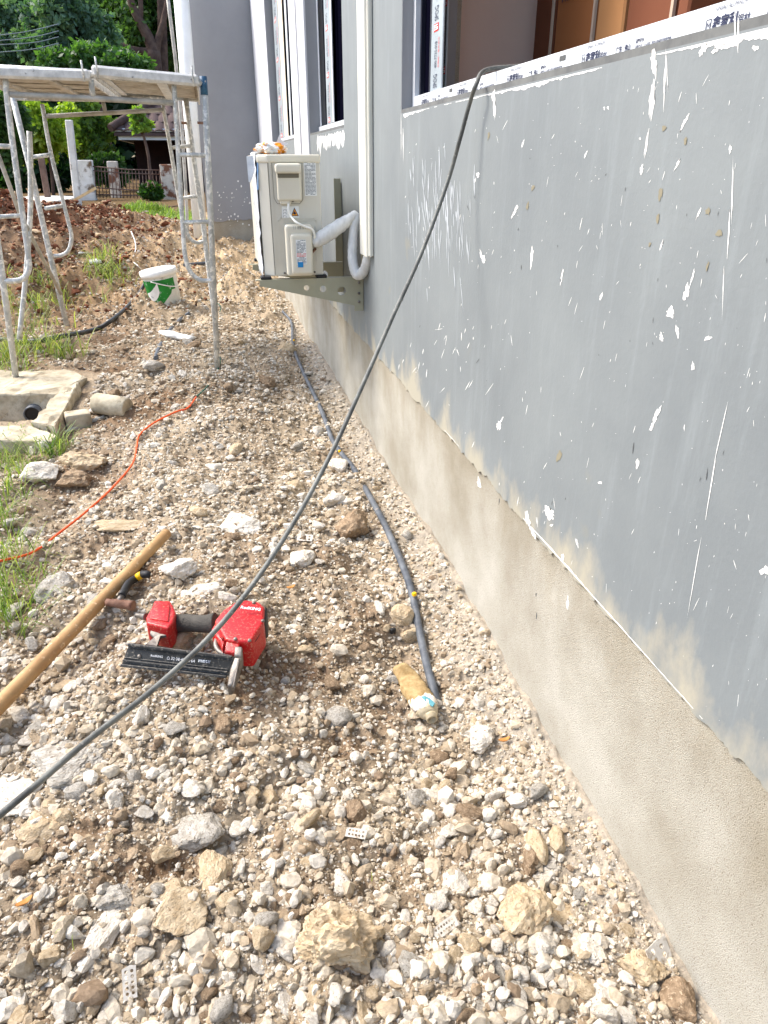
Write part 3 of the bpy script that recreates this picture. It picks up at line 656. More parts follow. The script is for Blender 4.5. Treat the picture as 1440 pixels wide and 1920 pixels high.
line_y('pressed_rib', [(526, 495), (522, 414), (527, 409), (588, 409), (592, 414), (594, 490)], AY-.003, .0022, M['acbody'], ac)
line_y('pressed_rib', [(531, 415), (584, 413)], AY-.003, .0016, M['acbody'], ac)
hb = rbox('handle_cover', (516, 306), (565, 376), AY-.030, AY+.004, M['acplastic'], ac, .013, 4)
hb['label'] = 'rounded plastic cover over the wiring'
rbox('handle_hood', (513.5, 306.5), (563, 325), AY-.052, AY-.006, M['acplastic'], ac, .014, 4)
rbox('recess_shade_strip', (519, 325), (559, 333), AY-.0345, AY-.0295, M['seam'], ac, .0015, 1)  # dark strip on the cover paints the shade of a recess under the hood
rbox('cable_gland', (524, 371), (545, 383), AY-.022, AY+.004, M['acplastic'], ac, .008, 3)
vc = rbox('valve_cover', (532, 420), (586, 514), AY-.055, AY+.004, M['acplastic'], ac, .016, 4)
rbox('valve_cover_bulge', (541, 436), (585, 511), AY-.068, AY-.03, M['acplastic'], ac, .018, 4)
for px, py in ((534, 512), (590, 510), (495, 516), (549, 377)):
    x, z_ = a_y(px, py); lathe('screw', [(.0001, .003), (.004, .003), (.005, 0), (.005, -.002)], (x, AY-.001, z_), M['steel'], ac, axis=(0, -1, 0), seg=10)
def sticker(name, pa, pb, y, m, rows=0, rc=None, gap=.5, redfrom=2.):
    (xa, za), (xb, zb) = a_y(*pa), a_y(*pb); st = box(name, (xa, y-.0006, zb), (xb, y+.0002, za), m, ac)
    if rows:
        bms = [bmesh.new(), bmesh.new()]
        for i in range(rows):
            z_ = za-(za-zb)*(i+.7)/(rows+.6); x = xa+(xb-xa)*.06; k = 1 if i/rows >= redfrom and i/rows < redfrom+.16 else 0
            while x < xb-(xb-xa)*.10:
                l = random.uniform(.08, .3)*(xb-xa); l = min(l, xb-(xb-xa)*.05-x)
                if random.random() < .86: bx(bms[k], (x, y-.0012, z_), (x+l, y-.0008, z_+(za-zb)/rows*.42))
                x += l+(xb-xa)*.03
        for b_, m_ in zip(bms, (M['ink2'], M['red'])):
            if len(b_.verts): from_bm('printed_lines', b_, m_, ac)
            else: b_.free()
    return st
sticker('rating_label', (569, 301), (594, 367), AY-.0012, M['sticker'], 26)
sticker('warning_label', (528, 387), (561, 408), AY-.0012, M['sticker'])
sticker('cover_label', (551, 447), (572, 492), AY-.0692, M['sticker'], 18, redfrom=.55)
sticker('blue_emblem', (555, 488), (565.5, 497.5), AY-.0700, M['lblue'])
(xa, za), (xb, zb) = a_y(545, 389), a_y(560, 405)
prism('warning_triangle', [(xa, AY-.0026, zb), ((xa+xb)/2-.001, AY-.0026, za), (xb, AY-.0026, zb)], (0, .0008, 0), M['ink'], ac)
M['amber'] = mat('amber_print', rgb(240, 160, 20), None, rough=.6)
ti = .14
prism('warning_triangle', [(xa+(xb-xa)*.13, AY-.0034, zb+(za-zb)*.08), ((xa+xb)/2-.001, AY-.0034, za-(za-zb)*.2), (xb-(xb-xa)*.13, AY-.0034, zb+(za-zb)*.08)], (0, .0006, 0), M['amber'], ac)
xm = (xa+xb)/2-.001; hh = (za-zb)
prism('flame_mark', [(xm-hh*.14, AY-.0042, zb+hh*.2), (xm+hh*.14, AY-.0042, zb+hh*.2), (xm+hh*.17, AY-.0042, zb+hh*.36), (xm+hh*.06, AY-.0042, zb+hh*.46), (xm, AY-.0042, zb+hh*.62), (xm-hh*.1, AY-.0042, zb+hh*.44), (xm-hh*.16, AY-.0042, zb+hh*.34)], (0, .0006, 0), M['ink'], ac)
for i in range(3):
    x, z_ = a_y(531, 391+5.5*i); box('pictogram', (x, AY-.0024, z_-.006), (x+.016-.003*i, AY-.0018, z_-.0048), M['ink'], ac); box('pictogram', (x, AY-.0024, z_-.0125), (x+.0012, AY-.0018, z_-.006), M['ink'], ac); box('pictogram', (x+.012, AY-.0024, z_-.0125), (x+.0132, AY-.0018, z_-.006), M['ink'], ac)
x0b, z0b = a_y(548, 423)
for i in range(16):
    if random.random() < .8: box('barcode_bar', (x0b+i*.0036, AY-.0556, z0b-.012), (x0b+i*.0036+random.uniform(.0008, .002), AY-.0551, z0b+.002), M['ink2'], ac)
# rubber feet
for px, py in ((500, 521), (604, 518)):
    x, z_ = a_y(px, py); box('rubber_foot', (x-.028, AY-.01, .786), (x+.022, AY+.04, .8005), M['black'], ac, .003, 1)
for x in (.235, .47): box('rubber_foot', (x-.02, AY+AL-.06, .786), (x+.025, AY+AL-.02, .8005), M['black'], ac, .003, 1)
# glossy film still taped on the front, with blue print
bm = bmesh.new(); nz = 24; pr = []
for i in range(nz+1):
    z_ = AZ0-.01+(AZ1-AZ0+.02)*i/nz; row = []
    for j in range(7):
        y = AY+.035+j*.05; row.append(bm.verts.new((AX0-.004-.008*random.random(), y, z_)))
    pr.append(row)
for i in range(nz):
    for j in range(6): bm.faces.new((pr[i][j], pr[i][j+1], pr[i+1][j+1], pr[i+1][j]))
fo = from_bm('plastic_sheet', bm, M['sheet'], ac, True); sm = fo.modifiers.new('s', 'SOLIDIFY'); sm.thickness = .0008
prism('sheet_flap', [onY(462, 293, AY-.01), onY(474, 292, AY-.01), onY(478, 318, AY-.02), onY(470, 342, AY-.02), onY(466, 341, AY-.02)], (0, .0012, .0), M['sheet'], ac)
prism('blue_print', [onY(481.8, 304, AY+.034), onY(484.5, 304, AY+.030), onY(485, 356, AY+.030), onY(482.3, 356, AY+.034)], (-.001, -.001, 0), M['pblue'], ac)
# brackets: curve with holes
def plate_with_holes(name, outline, holes, y, th, m, parent):
    cu = bpy.data.curves.new('plate', 'CURVE'); cu.dimensions = '2D'; cu.fill_mode = 'BOTH'; cu.extrude = th/2
    def sp_(pts):
        s = cu.splines.new('POLY'); s.points.add(len(pts)-1); s.use_cyclic_u = True
        for i, (x, z_) in enumerate(pts): s.points[i].co = (x, z_, 0, 1)
    sp_(outline)
    for cx, cz, r_ in holes: sp_([(cx+r_*math.cos(2*math.pi*k/24), cz+r_*math.sin(2*math.pi*k/24)) for k in range(24)])
    o = bpy.data.objects.new('tmp', cu); COL.objects.link(o); bpy.context.view_layer.update()
    me = bpy.data.meshes.new_from_object(o.evaluated_get(bpy.context.evaluated_depsgraph_get())); bpy.data.objects.remove(o); bpy.data.curves.remove(cu)
    me.transform(Matrix(((1, 0, 0, 0), (0, 0, 1, y), (0, 1, 0, 0), (0, 0, 0, 1)))); me.materials.clear()
    return mesh_obj(name, me, m, parent)
for i, y in enumerate((AY-.012, AY+.56)):
    br = thing('wall_bracket', (W, y, .7), ('near' if i == 0 else 'far')+' olive steel bracket with round holes '+('carrying the near end of the air conditioner' if i == 0 else 'half hidden behind the air conditioner'), 'bracket', 'brackets under the air conditioner')
    P = [a_y(487, 525), a_y(487, 536), a_y(664, 572), a_y(664, 582), a_y(680, 582), a_y(680, 518)]
    P = [(min(x, W-.004), z_) for x, z_ in P]
    H = [(*a_y(574, 539), .0125), (*a_y(605, 541), .015), (*a_y(640, 545), .020)]
    plate_with_holes('gusset_plate', P, H, y, .004, M['bracket'], br)
    box('shelf_flange', (.178, y+.002, .783), (W-.004, y+.040, .7865), M['bracket'], br)
    box('wall_flange', (W-.0045, y+.002, .632), (W-.001, y+.040, 1.18), M['bracket'], br)
    for k in range(6):
        z_ = (.665, .71, .755, .90, 1.06, 1.12)[k]; lathe('bolt', [(.0001, .006), (.006, .006), (.007, 0)], (W-.004, y+.022, z_), M['steel'], br, axis=(-1, 0, 0), seg=8)
    if i == 1: box('upright_plate', (W-.040, y, .79), (W-.004, y+.004, 1.20), M['bracket'], br)
    for k in range(3 if i == 0 else 0):
        x, z_ = a_y((672, 672, 672)[k], (529, 549, 565)[k]); lathe('bolt', [(.0001, .005), (.006, .005), (.007, 0)], (x, y-.002, z_), M['steel'], br, axis=(0, -1, 0), seg=8)
# insulated pipes
ip = thing('pipe_insulation', (.6, 3.5, .9), 'white wrapped pipe bundle looping from the air conditioner into the duct', 'pipe')
Yp = AY-.03
wr = random.Random(5)
P = [onY(585, 456, Yp), onY(600, 448, Yp), onY(628, 430, Yp), onY(652, 413, Yp), onY(668, 402, Yp+.02)]
tube('wrapped_pipe', P, [q_*wr.uniform(.93, 1.05) for q_ in np.interp(np.linspace(0, 1, 33), np.linspace(0, 1, 6), [.020, .030, .034, .031, .024, .020])], M['wrap'], ip, 18, 8)
P = [onY(669, 402, Yp+.02), onY(664, 425, Yp), onY(661, 470, Yp-.02), onY(663, 500, Yp-.04), onY(671, 516, Yp-.06), onY(682, 508, Yp-.09), onY(689, 488, Yp-.12), onY(692, 468, Yp-.13)]
tube('wrapped_pipe', P, [.023*wr.uniform(.94, 1.05) for q_ in range(57)], M['wrap'], ip, 18, 8)
tube('copper_pipe', [onY(584, 474, AY-.01), onY(592, 466, AY-.02)], .006, M['rust'], ip, 8)
o = tube('power_cord', [onY(541, 382, AY-.02), onY(541, 394, AY-.025), onY(546, 406, AY-.03), onY(556, 417, AY-.062), onY(572, 425, AY-.066), onY(585, 430, AY-.064), onY(590, 442, AY-.055), onY(587, 453, AY-.03)], .0052, M['pvc'], ac, 8, 6)
# bag on top
def lumpy(name, c, r, m, seed=1, sub=3, amp=.25, fr=14, parent=None):
    bm = bmesh.new(); bmesh.ops.create_icosphere(bm, subdivisions=sub, radius=1)
    co = np.array([v.co[:] for v in bm.verts]); n = vnoise(co[:, 0]*2.6+5+seed, co[:, 1]*2.6+co[:, 2]*1.9+7, seed)+.5*vnoise(co[:, 0]*6+3, co[:, 2]*6+co[:, 1]*4+9, seed+1)-.75
    for v, k in zip(bm.verts, n): v.co = Vector((v.co.x*r[0], v.co.y*r[1], v.co.z*r[2]))*(1+amp*k*2)+Vector(c)
    return from_bm(name, bm, m, parent, True)
bc = onY(506, 277, AY+.10)
bt = thing('plastic_bag', (bc.x, bc.y, AZ1), 'crumpled clear bag of orange peel lying on top of the air conditioner', 'bag')
lumpy('bag_body', (bc.x+.005, bc.y, AZ1+.024), (.062, .06, .026), M['bag'], 3, 4, .35, parent=bt)
lumpy('bag_knot', (bc.x-.062, bc.y-.01, AZ1+.008), (.02, .02, .006), M['bag'], 5, 2, .3, parent=bt)
prism('bag_tail', [onY(518, 268, AY+.1), onY(524, 252, AY+.1), onY(527, 262, AY+.1), onY(540, 270, AY+.1), onY(524, 278, AY+.1)], (0, .002, 0), M['sheet'], bt)

# ------------------------------------------------------------------ scaffold
def sf(pxs, Y): return [onY(x, y, Y) for x, y in pxs]
def frame(Y, parts, label, m, ground_fix=None):
    t = thing('scaffold', (-.6, Y, 0), label, 'scaffold frame', 'frames of the steel scaffold')
    for name, pts, r_, cv, mm in parts: tube(name, sf(pts, Y), r_*.88, mm or m, t, 12, cv)
    return t
Yn = 4.85; Yf = 6.25; g1 = M['galv']; g2 = M['galv2']
near = frame(Yn, [
    ('top_rail', [(-45, 126), (100, 134), (383, 156)], .0215, 0, None),
    ('middle_rail', [(19, 177), (170, 184), (325, 193)], .017, 0, g2),
    ('spacer', [(171, 150), (174, 181)], .018, 0, None),
    ('outer_post', [(382, 146), (390, 300), (408, 697)], .0205, 0, None),
    ('post_collar', [(381, 143), (383.5, 178)], .0235, 0, M['bluepaint']),
    ('inner_post', [(326, 160), (332, 250), (343, 430), (347, 478), (356, 508), (375, 525), (398, 526)], .0155, 6, None),
    ('rung', [(334, 290), (387, 291)], .014, 0, None), ('rung', [(343, 417), (393, 416)], .014, 0, None),
    ('lock_pin', [(370, 230), (386, 231)], .008, 0, M['rust']),
    ('inner_post', [(9, 142), (20, 240), (42, 400), (53, 480), (54, 505), (40, 524), (4, 528)], .0185, 6, None),
    ('outer_post', [(-62, 125), (-28, 300), (2, 500), (31, 716)], .0215, 0, None),
    ('rung', [(-30, 273), (24, 275)], .015, 0, None), ('rung', [(-10, 407), (44, 404)], .014, 0, None)],
    'nearer galvanised scaffold frame with a blue-painted top corner', g1)
farf = frame(Yf, [
    ('top_rail', [(24, 183), (190, 186), (345, 183)], .020, 0, None),
    ('outer_post', [(24, 183), (60, 330), (92, 470), (125, 610)], .0235, 0, None),
    ('outer_post', [(346, 167), (362, 290), (378, 400), (398, 560), (404, 612)], .021, 0, None),
    ('inner_post', [(79, 195), (96, 290), (128, 415), (134, 445), (129, 468), (117, 478), (101, 480)], .0165, 6, None),
    ('inner_post', [(305, 195), (320, 280), (335, 370), (345, 420), (355, 445), (368, 455), (386, 452)], .0165, 6, None),
    ('lower_rail', [(87, 218), (200, 212), (306, 206)], .0165, 0, g2),
    ('spacer', [(193, 190), (198, 212)], .016, 0, g2),
    ('rung', [(60, 295), (97, 290)], .0165, 0, None), ('rung', [(84, 391), (117, 386)], .0165, 0, None),
    ('rung', [(323, 277), (360, 273)], .015, 0, None), ('rung', [(340, 372), (374, 367)], .015, 0, None),
    ('lock_pin', [(340, 230), (351, 231)], .010, 0, M['rust'])],
    'farther scaffold frame with rust spots on its lower rail', g1)
for i, (pts, Ya, Yb, r_) in enumerate((((55, 247), (63, 395), .012, 0), ((-12, 270), (114, 548), 0, 0))):
    pass
b1 = tube('cross_brace', [onY(55, 246, 5.5), onY(57, 300, 5.5), onY(57, 395, 5.5), onY(50, 500, 5.45), onY(36, 636, 5.4)], .0165, g1, None, 10, 5); tag(b1, 'pale straight brace standing between the two left scaffold posts', 'scaffold brace', 'braces of the scaffold')
b2 = tube('cross_brace', [onY(-14, 262, 5.1), onY(37, 400, 5.4), onY(57, 440, 5.5), onY(114, 550, 6.2)], .0135, g2, None, 10, 0); tag(b2, 'thin darker diagonal brace crossing behind the left scaffold posts', 'scaffold brace', 'braces of the scaffold')
# deck boards resting on both frames
def deck(xa, xb, lab, ribs):
    za = onY(xa, 138, Yn).z+.02; X0 = onY(xa, 140, Yn).x; X1 = onY(xb, 148, Yn).x; zt0 = onY(xa, 128, Yn).z; zt1 = onY(xb, 140+(xb-172)*.03 if xb > 200 else 136, Yn).z
    t = thing('scaffold_deck', ((X0+X1)/2, 5.5, 1.7), lab, 'scaffold board', 'boards laid on the scaffold')
    ya, yb = Yn-.06, Yf+.05; dz = zt1-zt0
    def slab(name, x0, x1, y0, y1, zlo, zhi, m_, bev=.002):
        k0 = (x0-X0)/(X1-X0)*dz; k1 = (x1-X0)/(X1-X0)*dz; bm = bmesh.new()
        v = [bm.verts.new(p) for p in ((x0, y0, zt0+k0+zlo), (x1, y0, zt0+k1+zlo), (x1, y1, zt0+k1+zlo), (x0, y1, zt0+k0+zlo), (x0, y0, zt0+k0+zhi), (x1, y0, zt0+k1+zhi), (x1, y1, zt0+k1+zhi), (x0, y1, zt0+k0+zhi))]
        for f in ((0, 3, 2, 1), (4, 5, 6, 7), (0, 1, 5, 4), (1, 2, 6, 5), (2, 3, 7, 6), (3, 0, 4, 7)): bm.faces.new([v[i] for i in f])
        if bev: bmesh.ops.bevel(bm, geom=bm.edges[:], offset=bev, segments=1, affect='EDGES')
        return from_bm(name, bm, m_, t)
    slab('deck_sheet', X0, X1, ya+.04, yb-.04, -.004, .004, M['plank'])
    slab('end_edge', X0, X1, ya, ya+.04, -.045, .012, M['deckrib'], .012); slab('end_edge', X0, X1, yb-.04, yb, -.03, .008, M['deckrib'], .008)
    if ribs:
        x = X0+(X1-X0)*.62; slab('deck_rib', x-.03, x+.03, ya+.045, yb-.045, -.030, -.0225, M['deckrib'], .003)
        x = X0+(X1-X0)*.06; slab('deck_rib', x-.02, x+.02, ya+.045, yb-.045, -.030, -.0225, M['deckrib'], .003)
        for i in range(9):
            y = ya+.145*i+.10; slab('deck_corrugation', X0+.02, X1-.02, y, y+.05, -.022, -.0045, M['plank'], .012)
    else:
        for i in range(2):
            x = X0+(X1-X0)*(.0+.49*i)+.02; slab('deck_rib', x, x+.045, ya+.045, yb-.045, -.026, -.0045, M['plank'], .004)
        for i in range(3):
            y = ya+.36*i+.4; slab('deck_corrugation', X0+.02, X1-.02, y, y+.02, -.014, -.005, M['plank'], .004)
    slab('side_edge', X1-.012, X1-.002, ya+.041, yb-.041, -.05, .010, M['deckrib'], 0); slab('side_edge', X0+.002, X0+.012, ya+.041, yb-.041, -.05, .010, M['deckrib'], 0)
    for x in (X0+.03, X1-.03):
        k = (x-X0)/(X1-X0)*dz
        tube('hook', [(x, ya-.004, zt0+k-.05), (x, ya-.008, zt0+k+.012), (x, ya-.004, zt0+k+.05)], .0055, M['galv'], t, 6)
    return t
deck(-60, 171, 'wider cement-stained scaffold board on the left', False)
deck(175, 372, 'ribbed scaffold board on the right beside the blue-painted corner', True)

# ------------------------------------------------------------------ concrete pit with its drain pipe
CT = .06
pitt = thing('concrete_pit', (-1.2, 4.4, 0), 'open concrete inspection pit with a drain pipe mouth at the left edge', 'concrete pit')
def cpt(px, py): p = onZ(px, py, CT); return (p.x, p.y, CT)
prism('back_rim', [cpt(-160, 742), cpt(108, 737), cpt(162, 708), cpt(140, 692), cpt(-160, 694)], (0, 0, -.8), M['concrete'], pitt, .010, 2)
prism('side_rim', [(*cpt(112, 738)[:2], CT+.022), (*cpt(150, 722)[:2], CT+.022), (*cpt(104, 806)[:2], CT+.02), (*cpt(58, 796)[:2], CT+.02)], (0, 0, -.14), M['concrete'], pitt, .008, 2)
prism('front_rim', [cpt(-160, 797), cpt(56, 797), cpt(108, 816), cpt(104, 826), cpt(-160, 822)], (0, 0, -.5), M['concrete'], pitt, .012, 2)
pp = onY(61, 778, onZ(60, 742, CT).y-.01)
dp = lathe('drain_pipe_mouth', [(.050, .10), (.050, 0), (.044, -.002), (.042, .004), (.040, .09), (.0001, .09)], pp, M['conduit'], pitt, axis=(0, 1, 0), seg=24)
bh = lathe('pipe_shade_disc', [(.0405, .012), (.0001, .012)], pp, M['black'], pitt, axis=(0, 1, 0), seg=24)  # black disc stands in for the shade inside the pipe

def roughen(o, cell=.03, amp=.006):
    bm = bmesh.new(); bm.from_mesh(o.data)
    for k in range(6):
        es = [e for e in bm.edges if e.calc_length() > cell*1.6]
        if not es or len(bm.verts) > 6000: break
        bmesh.ops.subdivide_edges(bm, edges=es, cuts=1, use_grid_fill=True)
    bmesh.ops.triangulate(bm, faces=bm.faces); bm.normal_update()
    co = np.array([v.co[:] for v in bm.verts]); n = (vnoise3(co, 11, 3)-.5)*1.6+(vnoise3(co, 30, 4)-.5)+.6*(vnoise3(co, 70, 5)-.5); ns = [v.normal.copy() for v in bm.verts]
    for v, k, q_ in zip(bm.verts, n, ns): v.co += q_*float(k)*amp
    bm.to_mesh(o.data); bm.free()
for o in pitt.children:
    if 'rim' in o.name: roughen(o, .035, .016)
# ------------------------------------------------------------------ bucket
bp = G(314, 576); ax = Vector((-.13, -.03, 1)).normalized(); Hb = .285*1.22
bk = thing('paint_bucket', bp, 'cement-smeared white bucket with a green label and a lid, tilted on the rubble', 'bucket')
q = Vector((0, 0, 1)).rotation_difference(ax)
lathe('bucket_body', [(.0001, 0), (.132, 0), (.138, .01), (.156, Hb-.05), (.157, Hb)], bp-ax*.02, M['bucket'], bk, ax, 40)
lathe('lid', [(.0001, Hb+.022), (.144, Hb+.022), (.151, Hb+.03), (.170, Hb+.028), (.172, Hb-.004), (.168, Hb-.026), (.160, Hb-.026)], bp-ax*.02, M['white_plastic'], bk, ax, 40)
def band(name, a0, a1, h0, h1, off, m_, n=20, shape=None):
    V_ = []; F_ = []
    for i in range(n+1):
        a = a0+(a1-a0)*i/n; lo_, hi_ = (h0, h1) if shape is None else shape(i/n)
        for h in (lo_, (lo_+hi_)/2, hi_):
            h = h*1.22; rr = .138+(.156-.138)*(h-.01)/(Hb-.06)+off; V_.append(tuple(bp-ax*.02+q @ Vector((rr*math.cos(a), rr*math.sin(a), h))))
    for i in range(n):
        for j in range(2): F_.append((i*3+j, i*3+3+j, i*3+4+j, i*3+1+j))
    me = bpy.data.meshes.new(name); me.from_pydata(V_, [], F_); me.shade_smooth(); return mesh_obj(name, me, m_, bk)
lab_a0, lab_a1 = R(190), R(325)
band('green_label', lab_a0, lab_a1, .03, .245, .0012, M['green'], 24, lambda t: (.14-.12*(1-abs(2*t-.7)) if t < .85 else .16, .245))
band('label_swoosh', R(205), R(262), .09, .2, .0024, M['white_plastic'], 18, lambda t: (.085+.05*(2*t-1)**2+.02*t, .155+.075*t*t))
text('lettering', 'TA', .026, tuple(bp-ax*.02+q @ Vector((.1525*math.cos(R(222)), .1525*math.sin(R(222)), .145))), Vector((-math.sin(R(226)), math.cos(R(226)), 0)), ax, M['ink'], bk)
ha = [bp-ax*.02+q @ Vector((.177*math.cos(a), .177*math.sin(a), h*1.22)) for a, h in ((R(245), .245), (R(275), .215), (R(300), .19), (R(325), .175), (R(350), .165))]
tube('handle', ha, .005, M['white_plastic'], bk, 8, 5)

# ------------------------------------------------------------------ stones: shape bank
def ico(sub):
    bm = bmesh.new(); bmesh.ops.create_icosphere(bm, subdivisions=sub, radius=1); bm.verts.ensure_lookup_table()
    V_ = np.array([v.co[:] for v in bm.verts]); F_ = np.array([[v.index for v in f.verts] for f in bm.faces]); bm.free(); return V_, F_
ICO = {s: ico(s) for s in (1, 2, 3, 4, 5)}
def rock_shape(sub, seed, rough=.08, planes=8, soft=.0):
    r_ = np.random.default_rng(seed); V_, F_ = ICO[sub]; n = r_.normal(size=(planes, 3)); n /= np.linalg.norm(n, axis=1)[:, None]; dd = r_.uniform(.55, .95, planes)
    dot = V_ @ n.T; rr = np.where(dot > .08, dd/np.maximum(dot, .08), 9).min(1); rr = np.minimum(rr, 1.15)
    if sub >= 3:
        nn = (vnoise3(V_, 1.7, seed)-.5)*1.3+.8*(vnoise3(V_, 3.8, seed+1)-.5)+.5*(vnoise3(V_, 8., seed+2)-.5)
        if sub >= 4: nn = nn+.35*(vnoise3(V_, 16., seed+3)-.5)
        if sub >= 5: nn = nn+.25*(vnoise3(V_, 32., seed+4)-.5)
        rr = rr*(1+rough*2.5*nn)
    else: rr = rr*(1+r_.normal(0, rough*.6, len(V_)))
    return V_*rr[:, None], F_
BANK1 = [rock_shape(1, 100+i) for i in range(30)]; BANK2 = [rock_shape(2, 200+i, .06, 6+i % 3) for i in range(24)]
print('ico', len(ICO[1][1]), len(ICO[2][1]))
def scatter(x, y, size, bank, sink, flat=(.32, .95), palette=None, smooth=False, zfun=gz0):
    n = len(x); V_all = []; F_all = []; C_all = []; off = 0
    rot = rng.uniform(0, 2*np.pi, (n, 3)); ids = rng.integers(0, len(bank), n); sc = np.stack([rng.uniform(.75, 1.25, n), rng.uniform(.5, 1., n), rng.uniform(*flat, n)], 1)*size[:, None]*.5
    zz = zfun(x, y)
    for b in range(len(bank)):
        k = np.where(ids == b)[0]
        if not len(k): continue
        Vb, Fb = bank[b]; v = Vb[None]*sc[k][:, None, :]
        a, c = rot[k, 0]*.12, rot[k, 2]; ca, sa = np.cos(a-.35)[:, None], np.sin(a-.35)[:, None]
        X_, Y_, Z_ = v[..., 0], v[..., 1]*ca-v[..., 2]*sa, v[..., 1]*sa+v[..., 2]*ca
        cc, ss = np.cos(c)[:, None], np.sin(c)[:, None]; X2, Y2 = X_*cc-Y_*ss, X_*ss+Y_*cc
        P_ = np.stack([X2+x[k][:, None], Y2+y[k][:, None], Z_+(zz[k]+sc[k, 2]*(1-sink*2))[:, None]], -1)
        V_all.append(P_.reshape(-1, 3)); nv = len(Vb)
        F_all.append((Fb[None]+(off+np.arange(len(k))*nv)[:, None, None]).reshape(-1, 3)); off += len(k)*nv
        C_all.append(np.repeat(palette[k], nv, 0))
    return np.concatenate(V_all), np.concatenate(F_all), np.concatenate(C_all)
def pal(n, x, y, pale=.45):
    b = brownness(x, y); r_ = redness(x, y); u = rng.random(n)
    base = np.array([rgb(218, 212, 199), rgb(200, 190, 172), rgb(182, 168, 146), rgb(162, 145, 121), rgb(144, 124, 100), rgb(116, 94, 74), rgb(182, 177, 167), rgb(184, 162, 130)])
    p0 = np.array([.26, .26, .20, .11, .05, .02, .08, .02]); p1 = np.array([.07, .10, .14, .24, .24, .16, .02, .03])
    P_ = p0[None]*(1-b[:, None])+p1[None]*b[:, None]; P_ = P_/P_.sum(1)[:, None]; cs = P_.cumsum(1); i = (u[:, None] > cs).sum(1).clip(0, 7)
    c = base[i]*rng.uniform(.82, 1.1, (n, 1)); c = (c*.78+np.array(rgb(182, 169, 145))*.22)*np.array([1.09, 1.09, 1.09]); rr = (r_*(rng.random(n) < .9))[:, None]; c = c*(1-rr)+RED*rng.uniform(.8, 1.7, (n, 1))*rr
    return np.clip(c, 0, .9)
KEEP = [(p.x, p.y, r_) for p, r_ in ((G(312, 573), .15), (G(332, 630), .08))]
def ok(x, y):
    a, b, c, d = PIT_R; m = ~((x > a-.3) & (x < b+.22) & (y > c-.28) & (y < d+.38)); m &= x < W-.012
    m &= x > -.62-.5*y
    for kx, ky, kr in KEEP: m &= (x-kx)**2+(y-ky)**2 > kr*kr
    return m
def sample(n, ymin, ymax, power=0.):
    """spread so that density per area falls off with distance"""
    u = rng.random(n*3); y = ymin*(ymax/ymin)**u; xl_ = -.36*y-.25; x = xl_+(W-xl_)*rng.random(n*3)
    k = ok(x, y); return x[k][:n], y[k][:n]
def density_ok(x, y):
    lft = (x < -.45-.10*y)          # sparse on the soil at left
    return rng.random(len(x)) > np.where(lft, .28, 0.)+.15*strip(x, y)
# grit and pebbles (too many to count)
x, y = sample(84000, .5, 11); k = density_ok(x, y); x, y = x[k], y[k]
size = (.0052*np.maximum(y, .8)**.66)*rng.lognormal(0, .5, len(x)); size = np.clip(size, .003, .05)
Vs, Fs, Cs = scatter(x, y, size, BANK1[:30], .36, palette=pal(len(x), x, y), zfun=gz)
grit = mesh_obj('gravel', np_mesh('gravel', Vs, Fs, Cs), M['pebble']); tag(grit, 'fine crushed gravel and grit covering the strip beside the wall', 'gravel', kind='stuff')
print('grit', len(Fs))
x, y = sample(24000, .5, 9); k = density_ok(x, y) & (rng.random(len(x)) > .6*brownness(x, y)) & (rng.random(len(x)) < .45+.9*vnoise(x*4, y*4, 41)); x, y = x[k], y[k]
size = (.0125*np.maximum(y, .7)**.22)*rng.lognormal(0, .45, len(x)); size *= (1-.3*strip(x, y))*(1-.35*brownness(x, y)); size = np.clip(size, .006, .075)
Vs, Fs, Cs = scatter(x, y, size, BANK1, .34, palette=pal(len(x), x, y), zfun=gz)
reb = mesh_obj('rubble_gravel', np_mesh('rubble_gravel', Vs, Fs, Cs), M['pebble']); tag(reb, 'coarse broken limestone rubble covering the strip beside the wall', 'rubble', kind='stuff')
print('rubble', len(Fs))
x, y = sample(3400, .5, 8.5); k = density_ok(x, y) & (rng.random(len(x)) > .7*brownness(x, y)) & (rng.random(len(x)) < .25+1.2*vnoise(x*3.2, y*3.2, 42)); x, y = x[k], y[k]
size = (1+.1*(1-sstep(.8, 1.5, y)))*(.025*np.maximum(y, .7)**.05)*rng.lognormal(0, .28, len(x))*(1-.35*strip(x, y))*(1-.3*brownness(x, y)); size = np.clip(size, .014, .09)
Vs, Fs, Cs = scatter(x, y, size, BANK2, .34, palette=pal(len(x), x, y), zfun=gz)
reb2 = mesh_obj('rubble_chips', np_mesh('rubble_chips', Vs, Fs, Cs), M['pebble']); tag(reb2, 'walnut-sized broken stone chips strewn through the rubble strip', 'rubble', kind='stuff')
print('chips', len(Fs))

# stones one can pick out
SM = {'pale': mat('pale_limestone', rgb(196, 186, 168), rgb(230, 223, 210), 2.2, .92, 1., 9, c3=rgb(140, 122, 98), s3=5, t3=(.58, .66), spec=.15),
      'tan': mat('tan_stone', rgb(172, 150, 118), rgb(208, 190, 160), 2.2, .92, 1., 9, c3=rgb(128, 102, 74), s3=5, t3=(.58, .68), spec=.15),
      'brown': mat('brown_clod', rgb(122, 102, 80), rgb(164, 142, 116), 2.6, .95, 1., 10, c3=rgb(196, 176, 148), s3=6, t3=(.58, .66), spec=.1),
      'grey': mat('grey_cement_lump', rgb(160, 152, 138), rgb(204, 198, 186), 4, .95, 1., 14, c3=rgb(116, 104, 88), s3=9, t3=(.56, .66), spec=.12)}
for m_ in SM.values():
    for nd in m_.node_tree.nodes:
        if nd.type == 'BUMP': nd.inputs['Distance'].default_value = .006
def rock_mesh(sub, seed, rough=.08, planes=11):
    V_, F_ = rock_shape(sub, seed, rough, planes); return np_mesh('stone', V_, F_, smooth=False)
